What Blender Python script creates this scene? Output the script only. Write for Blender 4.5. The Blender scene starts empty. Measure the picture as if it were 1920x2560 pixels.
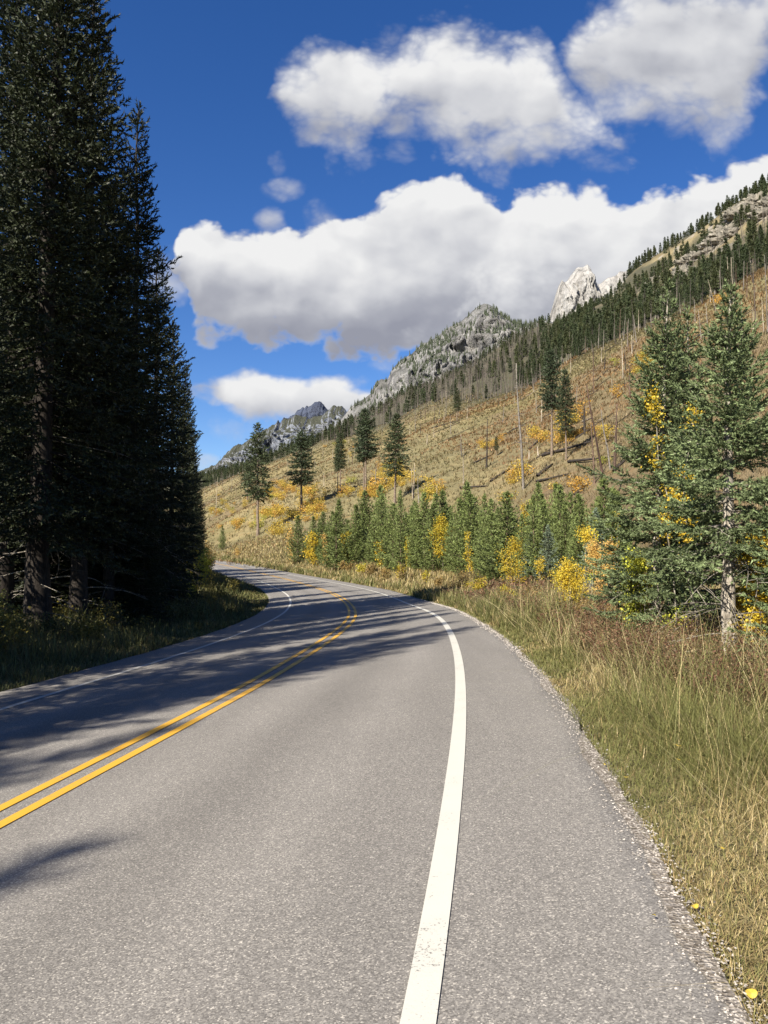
import bpy, math, random
import numpy as np
from mathutils import Vector

# ------------------------------------------------------------------ camera, sky, sun, exposure
sc = bpy.context.scene
PITCH, CAMH, FPX = math.radians(3.3), 1.75, 1970.0      # FPX: focal length in pixels of the 1920x2560 photograph
cam = bpy.data.cameras.new("camera"); cam_ob = bpy.data.objects.new("camera", cam)
sc.collection.objects.link(cam_ob)
cam.sensor_fit = 'VERTICAL'; cam.sensor_height = 24.0; cam.sensor_width = 18.0
cam.lens = FPX / 2560 * 24.0
cam.clip_start = 0.1; cam.clip_end = 30000
cam_ob.location = (0, 0, CAMH); cam_ob.rotation_euler = (math.pi / 2 + PITCH, 0, 0)
sc.camera = cam_ob

SUN_EL = math.radians(39); SUN_AZ = math.atan2(-0.60, -0.80)   # sun behind and to the left of the camera
sd = Vector((math.sin(SUN_AZ) * math.cos(SUN_EL), math.cos(SUN_AZ) * math.cos(SUN_EL), math.sin(SUN_EL)))
sun = bpy.data.lights.new("sun", 'SUN'); sun.energy = 5.0; sun.angle = math.radians(0.53); sun.color = (1.0, 0.925, 0.80)
sun_ob = bpy.data.objects.new("sun", sun); sc.collection.objects.link(sun_ob)
sun_ob.rotation_euler = (-sd).to_track_quat('-Z', 'Y').to_euler(); sun_ob.location = (-40, -60, 80)

vs = sc.view_settings
vs.view_transform = 'Standard'; vs.look = 'None'; vs.gamma = 1.0; vs.use_curve_mapping = False
vs.exposure = 1.3
SKY_STRENGTH, CLOUD_STRENGTH = 0.058, 0.355

def ray(u, v):
    xc = (u - 960) / FPX; zc = -(v - 1280) / FPX
    return np.array([xc, math.cos(PITCH) - zc * math.sin(PITCH), math.sin(PITCH) + zc * math.cos(PITCH)])
DS = 1920 / 1659.0                        # notes were taken on a 1659 px wide view of the photograph
def dray(x, y): return ray(x * DS, y * DS)

class NT:
    """tiny node-tree helper"""
    def __init__(s, tree): s.t = tree; s.t.nodes.clear()
    def n(s, typ, ins=None, **kw):
        nd = s.t.nodes.new(typ)
        for k, v in kw.items(): setattr(nd, k, v)
        for k, v in (ins or {}).items():
            sk = nd.inputs[k]
            if isinstance(v, bpy.types.NodeSocket): s.t.links.new(v, sk)
            else: sk.default_value = v
        return nd
    def m(s, op, a, b=None, c=None, clamp=False):
        nd = s.t.nodes.new('ShaderNodeMath'); nd.operation = op; nd.use_clamp = clamp
        for i, v in enumerate((a, b, c)):
            if v is None: continue
            if isinstance(v, bpy.types.NodeSocket): s.t.links.new(v, nd.inputs[i])
            else: nd.inputs[i].default_value = v
        return nd.outputs[0]
    def vm(s, op, a, b=None, scale=None):
        nd = s.t.nodes.new('ShaderNodeVectorMath'); nd.operation = op
        for i, v in enumerate((a, b)):
            if v is None: continue
            if isinstance(v, bpy.types.NodeSocket): s.t.links.new(v, nd.inputs[i])
            else: nd.inputs[i].default_value = v
        if scale is not None: nd.inputs['Scale'].default_value = scale
        return nd.outputs[0]
    def mix(s, f, a, b, typ='RGBA', blend='MIX'):
        nd = s.t.nodes.new('ShaderNodeMix'); nd.data_type = typ
        if typ == 'RGBA': nd.blend_type = blend
        ia, ib, o = (6, 7, 2) if typ == 'RGBA' else (2, 3, 0)
        for i, v in ((0, f), (ia, a), (ib, b)):
            if isinstance(v, bpy.types.NodeSocket): s.t.links.new(v, nd.inputs[i])
            else:
                if typ == 'RGBA' and i != 0 and len(v) == 3: v = (*v, 1)
                nd.inputs[i].default_value = v
        return nd.outputs[o]
    def sstep(s, a, b, x):
        nd = s.n('ShaderNodeMapRange', {0: x, 1: a, 2: b, 3: 0.0, 4: 1.0}, interpolation_type='SMOOTHSTEP'); return nd.outputs[0]
    def ramp(s, fac, stops):
        nd = s.n('ShaderNodeValToRGB', {0: fac}); el = nd.color_ramp.elements
        while len(el) < len(stops): el.new(0.5)
        for e, (p, c) in zip(el, stops): e.position = p; e.color = (*c, 1) if len(c) == 3 else c
        return nd.outputs[0]
    def noise(s, vec, scale, detail=4, rough=0.55, dist=0.0, out=0):
        return s.n('ShaderNodeTexNoise', {'Vector': vec, 'Scale': scale, 'Detail': detail, 'Roughness': rough, 'Distortion': dist}).outputs[out]
    def curve(s, x, pts):
        nd = s.n('ShaderNodeFloatCurve', {'Value': x}); c = nd.mapping.curves[0]
        pts = sorted(pts)
        while len(c.points) < len(pts): c.points.new(0.5, 0.5)
        for p, (a, b) in zip(c.points, pts): p.location = (a, b); p.handle_type = 'AUTO'
        nd.mapping.update(); return nd.outputs[0]

# ---- world: blue Nishita sky with cumulus in world directions (A = x/y, B = z/y of the direction)
def build_world():
    w = bpy.data.worlds.new("World"); sc.world = w; w.use_nodes = True
    g = NT(w.node_tree)
    out = g.n('ShaderNodeOutputWorld')
    sky = g.n('ShaderNodeTexSky', sky_type='NISHITA', sun_disc=False)
    sky.sun_elevation = SUN_EL; sky.sun_rotation = SUN_AZ % (2 * math.pi)
    sky.altitude = 1200; sky.air_density = 1.0; sky.dust_density = 0.25; sky.ozone_density = 2.5
    hs = g.n('ShaderNodeHueSaturation', {'Hue': .513, 'Saturation': 1.30, 'Value': 1.0, 'Color': sky.outputs[0]})
    bg_sky = g.n('ShaderNodeBackground', {'Color': hs.outputs[0], 'Strength': SKY_STRENGTH})
    tc = g.n('ShaderNodeTexCoord').outputs['Generated']
    sx = g.n('ShaderNodeSeparateXYZ', {0: tc})
    yy = g.m('MAXIMUM', sx.outputs[1], 0.08)
    A = g.m('DIVIDE', sx.outputs[0], yy); B = g.m('DIVIDE', sx.outputs[2], yy)
    front = g.sstep(0.02, 0.2, sx.outputs[1])
    P = g.n('ShaderNodeCombineXYZ', {0: A, 1: g.m('MULTIPLY', B, 1.25), 2: 0.37}).outputs[0]
    wn = g.n('ShaderNodeTexNoise', {'Vector': P, 'Scale': 12.0, 'Detail': 3.0, 'Roughness': 0.5}).outputs['Color']
    wv = g.vm('SCALE', g.vm('SUBTRACT', wn, (0.5, 0.5, 0.5)), scale=0.03)
    Pw = g.vm('ADD', P, wv)
    sw = g.n('ShaderNodeSeparateXYZ', {0: wv})
    Aw = g.m('ADD', A, sw.outputs[0]); Bw = g.m('ADD', B, g.m('MULTIPLY', sw.outputs[1], 0.7))
    n1 = g.noise(Pw, 13.0, 8.0, 0.55); n1s = g.noise(Pw, 11.0, 2.0, 0.45); n1o = g.noise(g.vm('ADD', Pw, (-0.02, 0.032, 0)), 11.0, 2.0, 0.45)
    n2 = g.noise(P, 5.5, 3.0, 0.5)
    def vor(vec): return g.n('ShaderNodeTexVoronoi', {'Vector': vec, 'Scale': 21.0, 'Detail': 2.0, 'Roughness': 0.55, 'Lacunarity': 2.3, 'Smoothness': 0.35}, feature='SMOOTH_F1', voronoi_dimensions='3D', normalize=True).outputs['Distance']
    v0 = vor(Pw); v1 = vor(g.vm('ADD', Pw, (-0.007, 0.011, 0)))
    puff = g.m('MULTIPLY_ADD', g.m('SUBTRACT', n1, 0.5), .75, g.m('MULTIPLY_ADD', v0, -0.9, 0.30))                                    # -.5 .. .5
    lit = g.m('MULTIPLY_ADD', g.m('SUBTRACT', n1, n1s), .10, g.m('MULTIPLY_ADD', g.m('SUBTRACT', n1s, n1o), .42, g.m('MULTIPLY', g.m('SUBTRACT', v1, v0), .13)))
    t = g.m('DIVIDE', g.m('ADD', Aw, 0.6), 1.2)
    def ab(x, y):
        d = dray(x, y); return (d[0] / d[1], d[2] / d[1])
    def cpts(lst): return [((a + 0.6) / 1.2, max(0, b) / 0.85) for a, b in (ab(*p) for p in lst)]
    alpha = None; fac = None
    def add(al, f):
        nonlocal alpha, fac
        if alpha is None: alpha, fac = al, f
        else:
            fac = g.mix(al, fac, f, 'FLOAT'); alpha = g.m('MAXIMUM', alpha, al)
    def cloud(top, bot, st, sb, amp, lo, hi, wob, soft, bias=.55):
        T = g.m('MULTIPLY', g.curve(t, cpts(top)), 0.85); O = g.m('MULTIPLY', g.curve(t, cpts(bot)), 0.85)
        up = g.m('DIVIDE', g.m('SUBTRACT', T, Bw), st); dn = g.m('DIVIDE', g.m('SUBTRACT', Bw, O), sb)
        D = g.m('MINIMUM', up, dn)
        D = g.m('ADD', g.m('MULTIPLY_ADD', puff, amp, D), bias)
        al = g.sstep(0.0, soft, D)
        h = g.m('DIVIDE', g.m('SUBTRACT', Bw, O), g.m('MAXIMUM', g.m('SUBTRACT', T, O), 0.03), clamp=True)
        f = g.m('MULTIPLY_ADD', g.sstep(-.08, 1.0, h), hi - lo, lo)
        f = g.m('MULTIPLY_ADD', lit, wob, f)
        f = g.m('MULTIPLY_ADD', g.m('SUBTRACT', n2, 0.5), 0.45, f)
        add(al, f)
    # small ragged puffs (ellipses)
    def puffs(lst):
        D = None
        for (x, y, rx, ry, k) in lst:
            a, b = ab(x, y); ra, rb = rx * DS / FPX, ry * DS / FPX
            dx = g.m('DIVIDE', g.m('SUBTRACT', Aw, a), ra); dy = g.m('DIVIDE', g.m('SUBTRACT', Bw, b), rb)
            r2 = g.m('ADD', g.m('MULTIPLY', dx, dx), g.m('MULTIPLY', dy, dy))
            d = g.m('MULTIPLY', g.m('SUBTRACT', 1.0, r2), k)
            D = d if D is None else g.m('MAXIMUM', D, d)
        D = g.m('MULTIPLY_ADD', puff, 3.6, D)
        add(g.m('MULTIPLY', g.sstep(-0.2, 2.2, D), 0.85), g.m('MULTIPLY_ADD', lit, 2.0, 0.62))
    puffs([(612, 408, 46, 28, 1.0), (590, 472, 36, 32, 1.0), (600, 352, 22, 26, .55), (866, 330, 34, 32, 1.), (700, 470, 40, 45, .8),
           (372, 600, 62, 66, 1.2), (846, 62, 40, 40, .4), (1170, 300, 190, 55, .8), (1290, 320, 90, 50, .6), (790, 340, 60, 34, .8),
           (515, 935, 60, 34, .45), (830, 788, 30, 22, .35), (560, 925, 50, 24, .6), (445, 1000, 60, 22, 1.)])
    # wide main cloud
    cloud([(150, 620), (300, 600), (352, 585), (372, 560), (395, 512), (430, 488), (478, 488), (510, 512), (560, 517), (640, 500), (700, 488), (780, 476),
           (830, 438), (880, 404), (940, 388), (1000, 398), (1050, 430), (1085, 452), (1130, 428), (1180, 410), (1240, 402), (1285, 402), (1320, 432), (1350, 446),
           (1400, 430), (1450, 426), (1500, 408), (1560, 384), (1659, 343), (1760, 320)],
          [(150, 560), (300, 560), (352, 572), (385, 600), (412, 650), (440, 700), (520, 722), (620, 724), (700, 738), (780, 748), (900, 744), (1000, 730), (1200, 745), (1660, 745), (1760, 745)],
          0.020, 0.034, 3.6, 0.10, 1.08, 2.6, .75, .35)
    # a brighter tower in front of its base
    cloud([(900, 760), (970, 700), (1000, 630), (1050, 600), (1120, 585), (1200, 575), (1240, 600), (1290, 650), (1400, 760)],
          [(900, 740), (970, 715), (1100, 700), (1200, 710), (1290, 720), (1400, 730)],
          0.03, 0.05, 4.5, 0.35, 0.95, 2.2, 2.6)
    cloud([(520, 330), (585, 215), (610, 175), (650, 145), (700, 98), (780, 94), (820, 112), (840, 112), (870, 78), (950, 52), (1050, 60), (1105, 96), (1165, 102), (1200, 150), (1235, 205), (1290, 260), (1360, 320), (1420, 380)],
          [(520, 200), (585, 200), (620, 275), (680, 320), (740, 340), (780, 345), (820, 290), (850, 268), (900, 275), (940, 300), (970, 330), (1060, 346), (1130, 340), (1190, 330), (1250, 335), (1340, 330), (1420, 300)],
          0.030, 0.034, 4.2, 0.36, 1.0, 2.2, 2.2, .5)
    cloud([(1150, 250), (1205, 150), (1225, 90), (1260, 40), (1310, -10), (1400, -60), (1659, -70), (1760, -70)],
          [(1150, 60), (1205, 90), (1240, 190), (1300, 248), (1400, 275), (1490, 296), (1560, 318), (1605, 300), (1640, 210), (1700, 120), (1760, 100)],
          0.034, 0.044, 4.2, 0.36, 0.86, 2.0, 2.4, .4)
    cloud([(400, 870), (436, 832), (490, 822), (530, 806), (570, 808), (600, 822), (640, 818), (690, 814), (740, 832), (800, 855), (880, 870)],
          [(400, 840), (436, 836), (490, 876), (520, 905), (600, 916), (700, 912), (760, 900), (820, 890), (880, 885)],
          0.016, 0.020, 3.2, 0.38, 1.0, 2.4, 1.2, .45)
    col = g.ramp(fac, [(0.0, (0.36, 0.375, 0.45)), (0.3, (0.48, 0.495, 0.56)), (0.62, (0.73, 0.74, 0.78)), (1.0, (1.0, 1.0, 1.0))])
    bg_c = g.n('ShaderNodeBackground', {'Color': col, 'Strength': CLOUD_STRENGTH})
    mx = g.n('ShaderNodeMixShader', {0: g.m('MULTIPLY', alpha, front), 1: bg_sky.outputs[0], 2: bg_c.outputs[0]})
    g.t.links.new(mx.outputs[0], out.inputs[0])
build_world()

# ------------------------------------------------------------------ numeric helpers
rng = np.random.default_rng(11)
def sm(a, b, t):
    t = np.clip((np.asarray(t, float) - a) / (b - a), 0, 1); return t * t * (3 - 2 * t)
def _h(ix, iy, iz):
    n = (ix * 374761393 + iy * 668265263 + iz * 1274126177) & 0xffffffff
    n = ((n ^ (n >> 13)) * 1274126177) & 0xffffffff
    return ((n ^ (n >> 16)) & 0xffff) / 65535.0
def vnoise(x, y, z=0.0):
    x, y, z = np.broadcast_arrays(np.asarray(x, float), np.asarray(y, float), np.asarray(z, float))
    ix, iy, iz = (np.floor(c).astype(np.int64) for c in (x, y, z))
    fx, fy, fz = x - ix, y - iy, z - iz
    fx, fy, fz = (f * f * f * (f * (f * 6 - 15) + 10) for f in (fx, fy, fz))
    r = 0
    for dx in (0, 1):
        for dy in (0, 1):
            for dz in (0, 1):
                r = r + _h(ix + dx, iy + dy, iz + dz) * (fx if dx else 1 - fx) * (fy if dy else 1 - fy) * (fz if dz else 1 - fz)
    return r * 2 - 1
def fbm(x, y, z=0.0, oct=5, gain=0.5, lac=2.03):
    a, s = 1.0, 0
    for i in range(oct):
        s = s + a * vnoise(x + 17.3 * i, y - 9.1 * i, z + 3.7 * i); a *= gain; x = x * lac; y = y * lac; z = z * lac
    return s
def ridged(x, y, z=0.0, oct=5, gain=0.5, lac=2.05):
    a, s = 1.0, 0
    for i in range(oct):
        s = s + a * (1 - 2 * np.abs(vnoise(x + 31.7 * i, y + 5.3 * i, z - 7.9 * i))); a *= gain; x = x * lac; y = y * lac; z = z * lac
    return s
def herm(tab):
    t = np.array(tab, float); xs, ys = t[:, 0], t[:, 1]; m = np.gradient(ys, xs)
    def f(x):
        x = np.asarray(x, float); i = np.clip(np.searchsorted(xs, x) - 1, 0, len(xs) - 2)
        h = xs[i + 1] - xs[i]; u = (x - xs[i]) / h
        uc = np.clip(u, 0, 1); u2, u3 = uc * uc, uc ** 3
        v = (2 * u3 - 3 * u2 + 1) * ys[i] + (u3 - 2 * u2 + uc) * h * m[i] + (-2 * u3 + 3 * u2) * ys[i + 1] + (u3 - u2) * h * m[i + 1]
        return v + np.where(u > 1, (u - 1) * h * m[-1], 0) + np.where(u < 0, u * h * m[0], 0)
    return f
RY = [-30, -10, 3, 6, 9, 12, 16, 20, 25, 30, 35, 40, 45, 50, 60, 70, 80, 90, 100, 120, 150, 200, 300]
YC = herm(list(zip(RY, [-12.5, -6.2, -3.5, -2.97, -2.47, -2.04, -1.66, -1.41, -1.24, -1.24, -1.40, -1.67, -2.05, -2.55, -4.12, -6.6, -9.66, -13.0, -16.5, -23.6, -35.4, -60, -115])))
RW = herm(list(zip(RY, [-8.8, -2.6, .12, .52, .86, 1.14, 1.42, 1.62, 1.75, 1.70, 1.5, 1.22, .92, .5, -.85, -3.3, -6.72, -10.25, -13.8, -20.9, -32.7, -57, -111])))
LW = herm(list(zip(RY, [-16, -9.7, -6.85, -6.4, -6.0, -5.58, -5.06, -4.76, -4.60, -4.62, -4.78, -5.03, -5.4, -5.9, -7.45, -9.95, -13.0, -16.4, -19.9, -27, -38.8, -63.5, -119])))
LE = herm(list(zip(RY, [-17.4, -11.1, -8.2, -7.75, -7.35, -6.95, -6.42, -6.12, -5.95, -6.0, -6.17, -6.42, -6.8, -7.3, -8.9, -11.5, -14.8, -18.3, -22, -29.2, -41, -65.5, -121])))
RE = herm(list(zip(RY, [-7.6, -1.35, 1.29, 1.66, 1.97, 2.22, 2.44, 2.58, 2.68, 2.72, 2.6, 2.36, 2.05, 1.7, .5, -1.95, -5.25, -8.8, -12.4, -19.5, -31.2, -55.5, -109])))
PY = [-30, 5, 12, 25, 35, 46, 60, 75, 90, 120, 160, 220]; PZ = [0, 0, 0, -.3, -.58, -.8, -.8, -.6, -.3, .45, 1.35, 2.2]
def prof(y):
    y = np.asarray(y, float)
    return sum(np.interp(y + d * (1 + np.maximum(y, 0) * .01), PY, PZ) for d in np.arange(-4, 5) * 1.2) / 9
def zroad(x, y): return 0.08 * (1 - sm(25, 85, y)) * np.clip(x, -9, 3) + prof(y)

# ------------------------------------------------------------------ terrain height
def _a(dx): return (dx * DS - 960) / FPX
def _e(dy): return (1394 - dy * DS) / FPX
HA = np.array([-.6, -.30, -.22, -.16, -.09, 0., .1, .2, .32, .49, .75, 1.4])
HY0 = np.array([260, 200, 150, 116, 98, 86, 75, 62, 50, 42, 38, 36.])
HY1 = np.array([1100, 1000, 820, 640, 560, 480, 390, 318, 258, 205, 180, 170.])
V1 = [(300, 1090), (430, 1062), (460, 1050), (570, 1010), (665, 976), (716, 957), (811, 938), (911, 890), (1027, 868), (1149, 842), (1229, 795), (1382, 726), (1532, 667), (1659, 609), (1900, 540)]
V2 = [(300, 1040), (432, 1020), (468, 1006), (523, 1000), (570, 990), (665, 962), (716, 940), (775, 893), (833, 866), (887, 838), (942, 820), (1017, 789), (1107, 735), (1139, 715), (1181, 698), (1218, 689),
      (1277, 652), (1336, 619), (1362, 590), (1447, 536), (1530, 480), (1600, 432), (1659, 394), (1800, 310), (2000, 220)]
e1 = herm([(_a(x), _e(y)) for x, y in V1]); e2 = herm([(_a(x), _e(y + 13 - 4 * min(1, max(0, (x - 600) / 500)))) for x, y in V2])
HY2 = np.array([1900, 1700, 1500, 1320, 1180, 980, 780, 640, 550, 470, 430, 420.])
def hillpars(a):
    Y0 = np.interp(a, HA, HY0); Y1 = np.interp(a, HA, HY1); Y2 = np.interp(a, HA, HY2)
    ac = np.clip(a, -.36, .62)
    return Y0, Y1, Y2, np.maximum(e1(ac), .03) * Y1 + 1.75, np.maximum(e2(ac), .05) * Y2 + 1.75
def H(x, y, road=False):
    x = np.asarray(x, float); y = np.asarray(y, float)
    a = x / np.maximum(y, 26)
    Y0, Y1, Y2, Z1, Z2 = hillpars(a)
    le, re = LE(np.minimum(y, 300)), RE(np.minimum(y, 300))
    z = 0.08 * (1 - sm(25, 85, y)) * np.clip(x, -9, 3) + np.where(y < 220, prof(y), 2.2)
    lr = x - re; ll = le - x
    z = z + 1.45 * sm(.8, 9, lr) * sm(22, 46, y) + 0.12 * sm(.3, 3, lr) * (1 - sm(22, 46, y)) + .75 * sm(1.2, 6.5, ll)
    off = np.maximum(lr, ll)
    z = z + (0.07 * fbm(x * .6, y * .6, oct=3) + .12 * fbm(x * .13, y * .13, 5., oct=2)) * sm(.4, 3.5, off) * (y < 400)
    t = np.clip((y - Y0) / (Y1 - Y0), 0, 1)
    hz = Z1 * (t ** 1.18) * (0.25 + .75 * sm(0, .22, t))
    hz = np.maximum(hz, 0)
    t2 = np.clip((y - Y1) / (Y2 - Y1), 0, 1)
    hz = hz + (Z2 - Z1) * t2
    t3 = np.clip((y - Y2) / (Y2 * .9), 0, 1)
    hz = hz - (Z2 * .75) * (t3 ** 1.3)
    hz = hz + sm(.02, .2, t) * (1 - t3) * (1.6 * fbm(x * .022, y * .022, 1.3, oct=5) + 5 * sm(.9, 1.2, y / Y1) * fbm(x * .012, y * .012, 7.7, oct=4))
    z = z + hz
    if road: z = np.where((lr < -.12) & (ll < -.12), z - .14, z - .02)
    return z
_ts = np.concatenate([np.linspace(2, 60, 3000), np.linspace(60, 260, 4000)[1:], np.linspace(260, 2200, 4000)[1:]])
def at(u, v):
    """ground point seen at source pixel (u, v)"""
    d = ray(u, v); q = _ts[:, None] * d; f = CAMH + q[:, 2] - H(q[:, 0], q[:, 1])
    i = int(np.argmax(f < 0)) if (f < 0).any() else len(_ts) - 1
    return float(q[i, 0]), float(q[i, 1]), float(H(q[i, 0], q[i, 1]))
def dat(x, y): return at(x * DS, y * DS)
def htop(p, dy):
    """height above ground point p of something whose tip is on view row dy"""
    d = dray(960 / DS, dy); return CAMH + d[2] / d[1] * p[1] - p[2]

# ------------------------------------------------------------------ mesh helpers
class Geo:
    def __init__(s): s.V, s.Q, s.T, s.C, s.n = [], [], [], [], 0; s.mq, s.mt = [], []
    def add(s, V, Q=None, T=None, col=(1, 1, 1), mat=0):
        V = np.asarray(V, float).reshape(-1, 3); k = len(V)
        c = np.asarray(col, float); c = np.broadcast_to(c, (k, 3)) if c.ndim == 1 else c
        s.V.append(V); s.C.append(c)
        if Q is not None and len(Q): Q = np.asarray(Q).reshape(-1, 4) + s.n; s.Q.append(Q); s.mq.append(np.full(len(Q), mat))
        if T is not None and len(T): T = np.asarray(T).reshape(-1, 3) + s.n; s.T.append(T); s.mt.append(np.full(len(T), mat))
        s.n += k
    def merge(s, o, M=None, loc=(0, 0, 0), scale=1.0, rz=0.0, cmul=1.0):
        c, sn = math.cos(rz), math.sin(rz); R = np.array([[c, -sn, 0], [sn, c, 0], [0, 0, 1]])
        V = np.concatenate(o.V) * scale @ R.T + np.array(loc)
        s.V.append(V); s.C.append(np.concatenate(o.C) * cmul)
        for L, S, m, ms in ((o.Q, s.Q, o.mq, s.mq), (o.T, s.T, o.mt, s.mt)):
            for q, mm in zip(L, m): S.append(q + s.n); ms.append(mm)
        s.n += len(V)
    def mesh(s, name, mats, smooth=False):
        V = np.concatenate(s.V); C = np.concatenate(s.C)
        Q = np.concatenate(s.Q) if s.Q else np.zeros((0, 4), int); T = np.concatenate(s.T) if s.T else np.zeros((0, 3), int)
        me = bpy.data.meshes.new(name); me.vertices.add(len(V)); me.vertices.foreach_set('co', V.astype(np.float32).ravel())
        loops = np.concatenate([Q.ravel(), T.ravel()]).astype(np.int32)
        me.loops.add(len(loops)); me.loops.foreach_set('vertex_index', loops)
        me.polygons.add(len(Q) + len(T))
        me.polygons.foreach_set('loop_start', np.concatenate([np.arange(len(Q)) * 4, len(Q) * 4 + np.arange(len(T)) * 3]).astype(np.int32))
        mi = np.concatenate([*s.mq, *s.mt]).astype(np.int32)
        if not isinstance(mats, (list, tuple)): mats = [mats]
        for m in mats: me.materials.append(m)
        me.polygons.foreach_set('material_index', mi)
        me.polygons.foreach_set('use_smooth', np.full(len(mi), smooth))
        at_ = me.attributes.new('Col', 'FLOAT_COLOR', 'POINT')
        at_.data.foreach_set('color', np.concatenate([C, np.ones((len(C), 1))], 1).astype(np.float32).ravel())
        me.update(calc_edges=True); return me

def link(name, me, parent=None, loc=(0, 0, 0), rz=0.0, scale=1.0):
    o = bpy.data.objects.new(name, me); sc.collection.objects.link(o)
    if parent is not None: o.parent = parent
    o.location = loc; o.rotation_euler = (0, 0, rz); o.scale = (scale,) * 3 if not isinstance(scale, tuple) else scale
    return o
def tag(o, label, cat, group=None, kind=None):
    if label: o['label'] = label
    if cat: o['category'] = cat
    if group: o['group'] = group
    if kind: o['kind'] = kind
    return o
def structure(name, me, label=None):
    o = link(name, me); o['kind'] = 'structure'; o['label'] = label or name; o['category'] = name.replace('_', ' '); return o
def thing(name, label, cat, parts, loc, rz=0.0, scale=1.0, group=None, tilt=(0, 0)):
    """Empty at the base with parts [(part name, mesh)] as children"""
    e = bpy.data.objects.new(name, None); sc.collection.objects.link(e); e.empty_display_size = .3
    e.location = loc; e.rotation_euler = (tilt[0], tilt[1], rz); e.scale = (scale,) * 3 if not isinstance(scale, tuple) else scale
    tag(e, label, cat, group)
    for pn, me in parts: link(pn, me, e)
    return e

def tube(g, P, R, n=6, col=(1, 1, 1), mat=0, cap=True):
    P = np.asarray(P, float); k = len(P); R = np.broadcast_to(np.asarray(R, float), (k,))
    tg = np.gradient(P, axis=0); tg /= np.linalg.norm(tg, axis=1)[:, None] + 1e-9
    ref = np.where(np.abs(tg[:, 2:3]) > .9, np.array([[1., 0, 0]]), np.array([[0, 0, 1.]]))
    a = np.cross(tg, ref); a /= np.linalg.norm(a, axis=1)[:, None] + 1e-9; b = np.cross(tg, a)
    th = np.arange(n) / n * 2 * math.pi
    V = P[:, None] + R[:, None, None] * (np.cos(th)[None, :, None] * a[:, None] + np.sin(th)[None, :, None] * b[:, None])
    i = np.arange(k - 1)[:, None] * n; j = np.arange(n)[None]; j2 = (j + 1) % n
    Q = np.stack([i + j, i + j2, i + n + j2, i + n + j], -1).reshape(-1, 4)
    V = V.reshape(-1, 3); T = None
    if cap:
        V = np.concatenate([V, P[-1:]]); T = np.stack([(k - 1) * n + np.arange(n), (k - 1) * n + (np.arange(n) + 1) % n, np.full(n, k * n)], -1)
    c = np.asarray(col, float)
    if c.ndim == 2: c = np.concatenate([np.repeat(c, n, 0), c[-1:]] if cap else [np.repeat(c, n, 0)])
    g.add(V, Q, T, c, mat)
def unit(v): return v / (np.linalg.norm(v, axis=-1, keepdims=True) + 1e-9)

# ------------------------------------------------------------------ materials
def mat(name, build, rough=.8):
    m = bpy.data.materials.new(name); m.use_nodes = True; g = NT(m.node_tree)
    out = g.n('ShaderNodeOutputMaterial'); bs = g.n('ShaderNodeBsdfPrincipled', {'Roughness': rough, 'Specular IOR Level': .25})
    g.t.links.new(bs.outputs[0], out.inputs[0]); build(g, bs, out); return m
def L(g, a, b): g.t.links.new(a, b)
def bump(g, bs, h, strength=.5, dist=.02):
    b = g.n('ShaderNodeBump', {'Height': h, 'Strength': strength, 'Distance': dist}); L(g, b.outputs[0], bs.inputs['Normal'])
def obj_co(g): return g.n('ShaderNodeTexCoord').outputs['Object']
def pos(g): return g.n('ShaderNodeNewGeometry').outputs['Position']
def attr(g): return g.n('ShaderNodeAttribute', attribute_name='Col').outputs['Color']

def leafy(name, trans=.25, rough=.6, var=.35, scale=.6, spec=.2):
    def b(g, bs, out):
        c = attr(g); n = g.noise(pos(g), scale, 3)
        f = g.m('MULTIPLY_ADD', n, var * 2, 1 - var)
        r = g.n('ShaderNodeObjectInfo').outputs['Random']
        f = g.m('MULTIPLY', f, g.m('MULTIPLY_ADD', r, .3, .85))
        c = g.vm('SCALE', c); nd = c.node; L(g, f, nd.inputs['Scale'])
        L(g, c, bs.inputs['Base Color']); bs.inputs['Specular IOR Level'].default_value = spec
        tr = g.n('ShaderNodeBsdfTranslucent', {0: c}); mx = g.n('ShaderNodeMixShader', {0: trans, 1: bs.outputs[0], 2: tr.outputs[0]})
        L(g, mx.outputs[0], out.inputs[0])
    return mat(name, b, rough)
M_needle = leafy('conifer_needles', .12, .55, .3, .9)
M_leaf = leafy('autumn_leaves', .35, .5, .15, 1.5)
M_grass = leafy('grass_blades', .25, .55, .25, .5)
def bark_b(g, bs, out):
    p = g.vm('MULTIPLY', obj_co(g), (1, 1, .25)); n = g.noise(p, 22, 5, .65); n2 = g.noise(obj_co(g), 3.5, 3)
    c = g.mix(g.sstep(.35, .7, n), (.35, .33, .30), (1.15, 1.12, 1.06)); c = g.mix(1.0, c, attr(g), blend='MULTIPLY')
    c = g.mix(g.sstep(.5, .75, n2), c, g.mix(1.0, c, (.45, .42, .38), blend='MULTIPLY'))
    L(g, c, bs.inputs['Base Color']); bump(g, bs, n, .9, .012)
M_bark = mat('bark', bark_b, .9)
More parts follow.
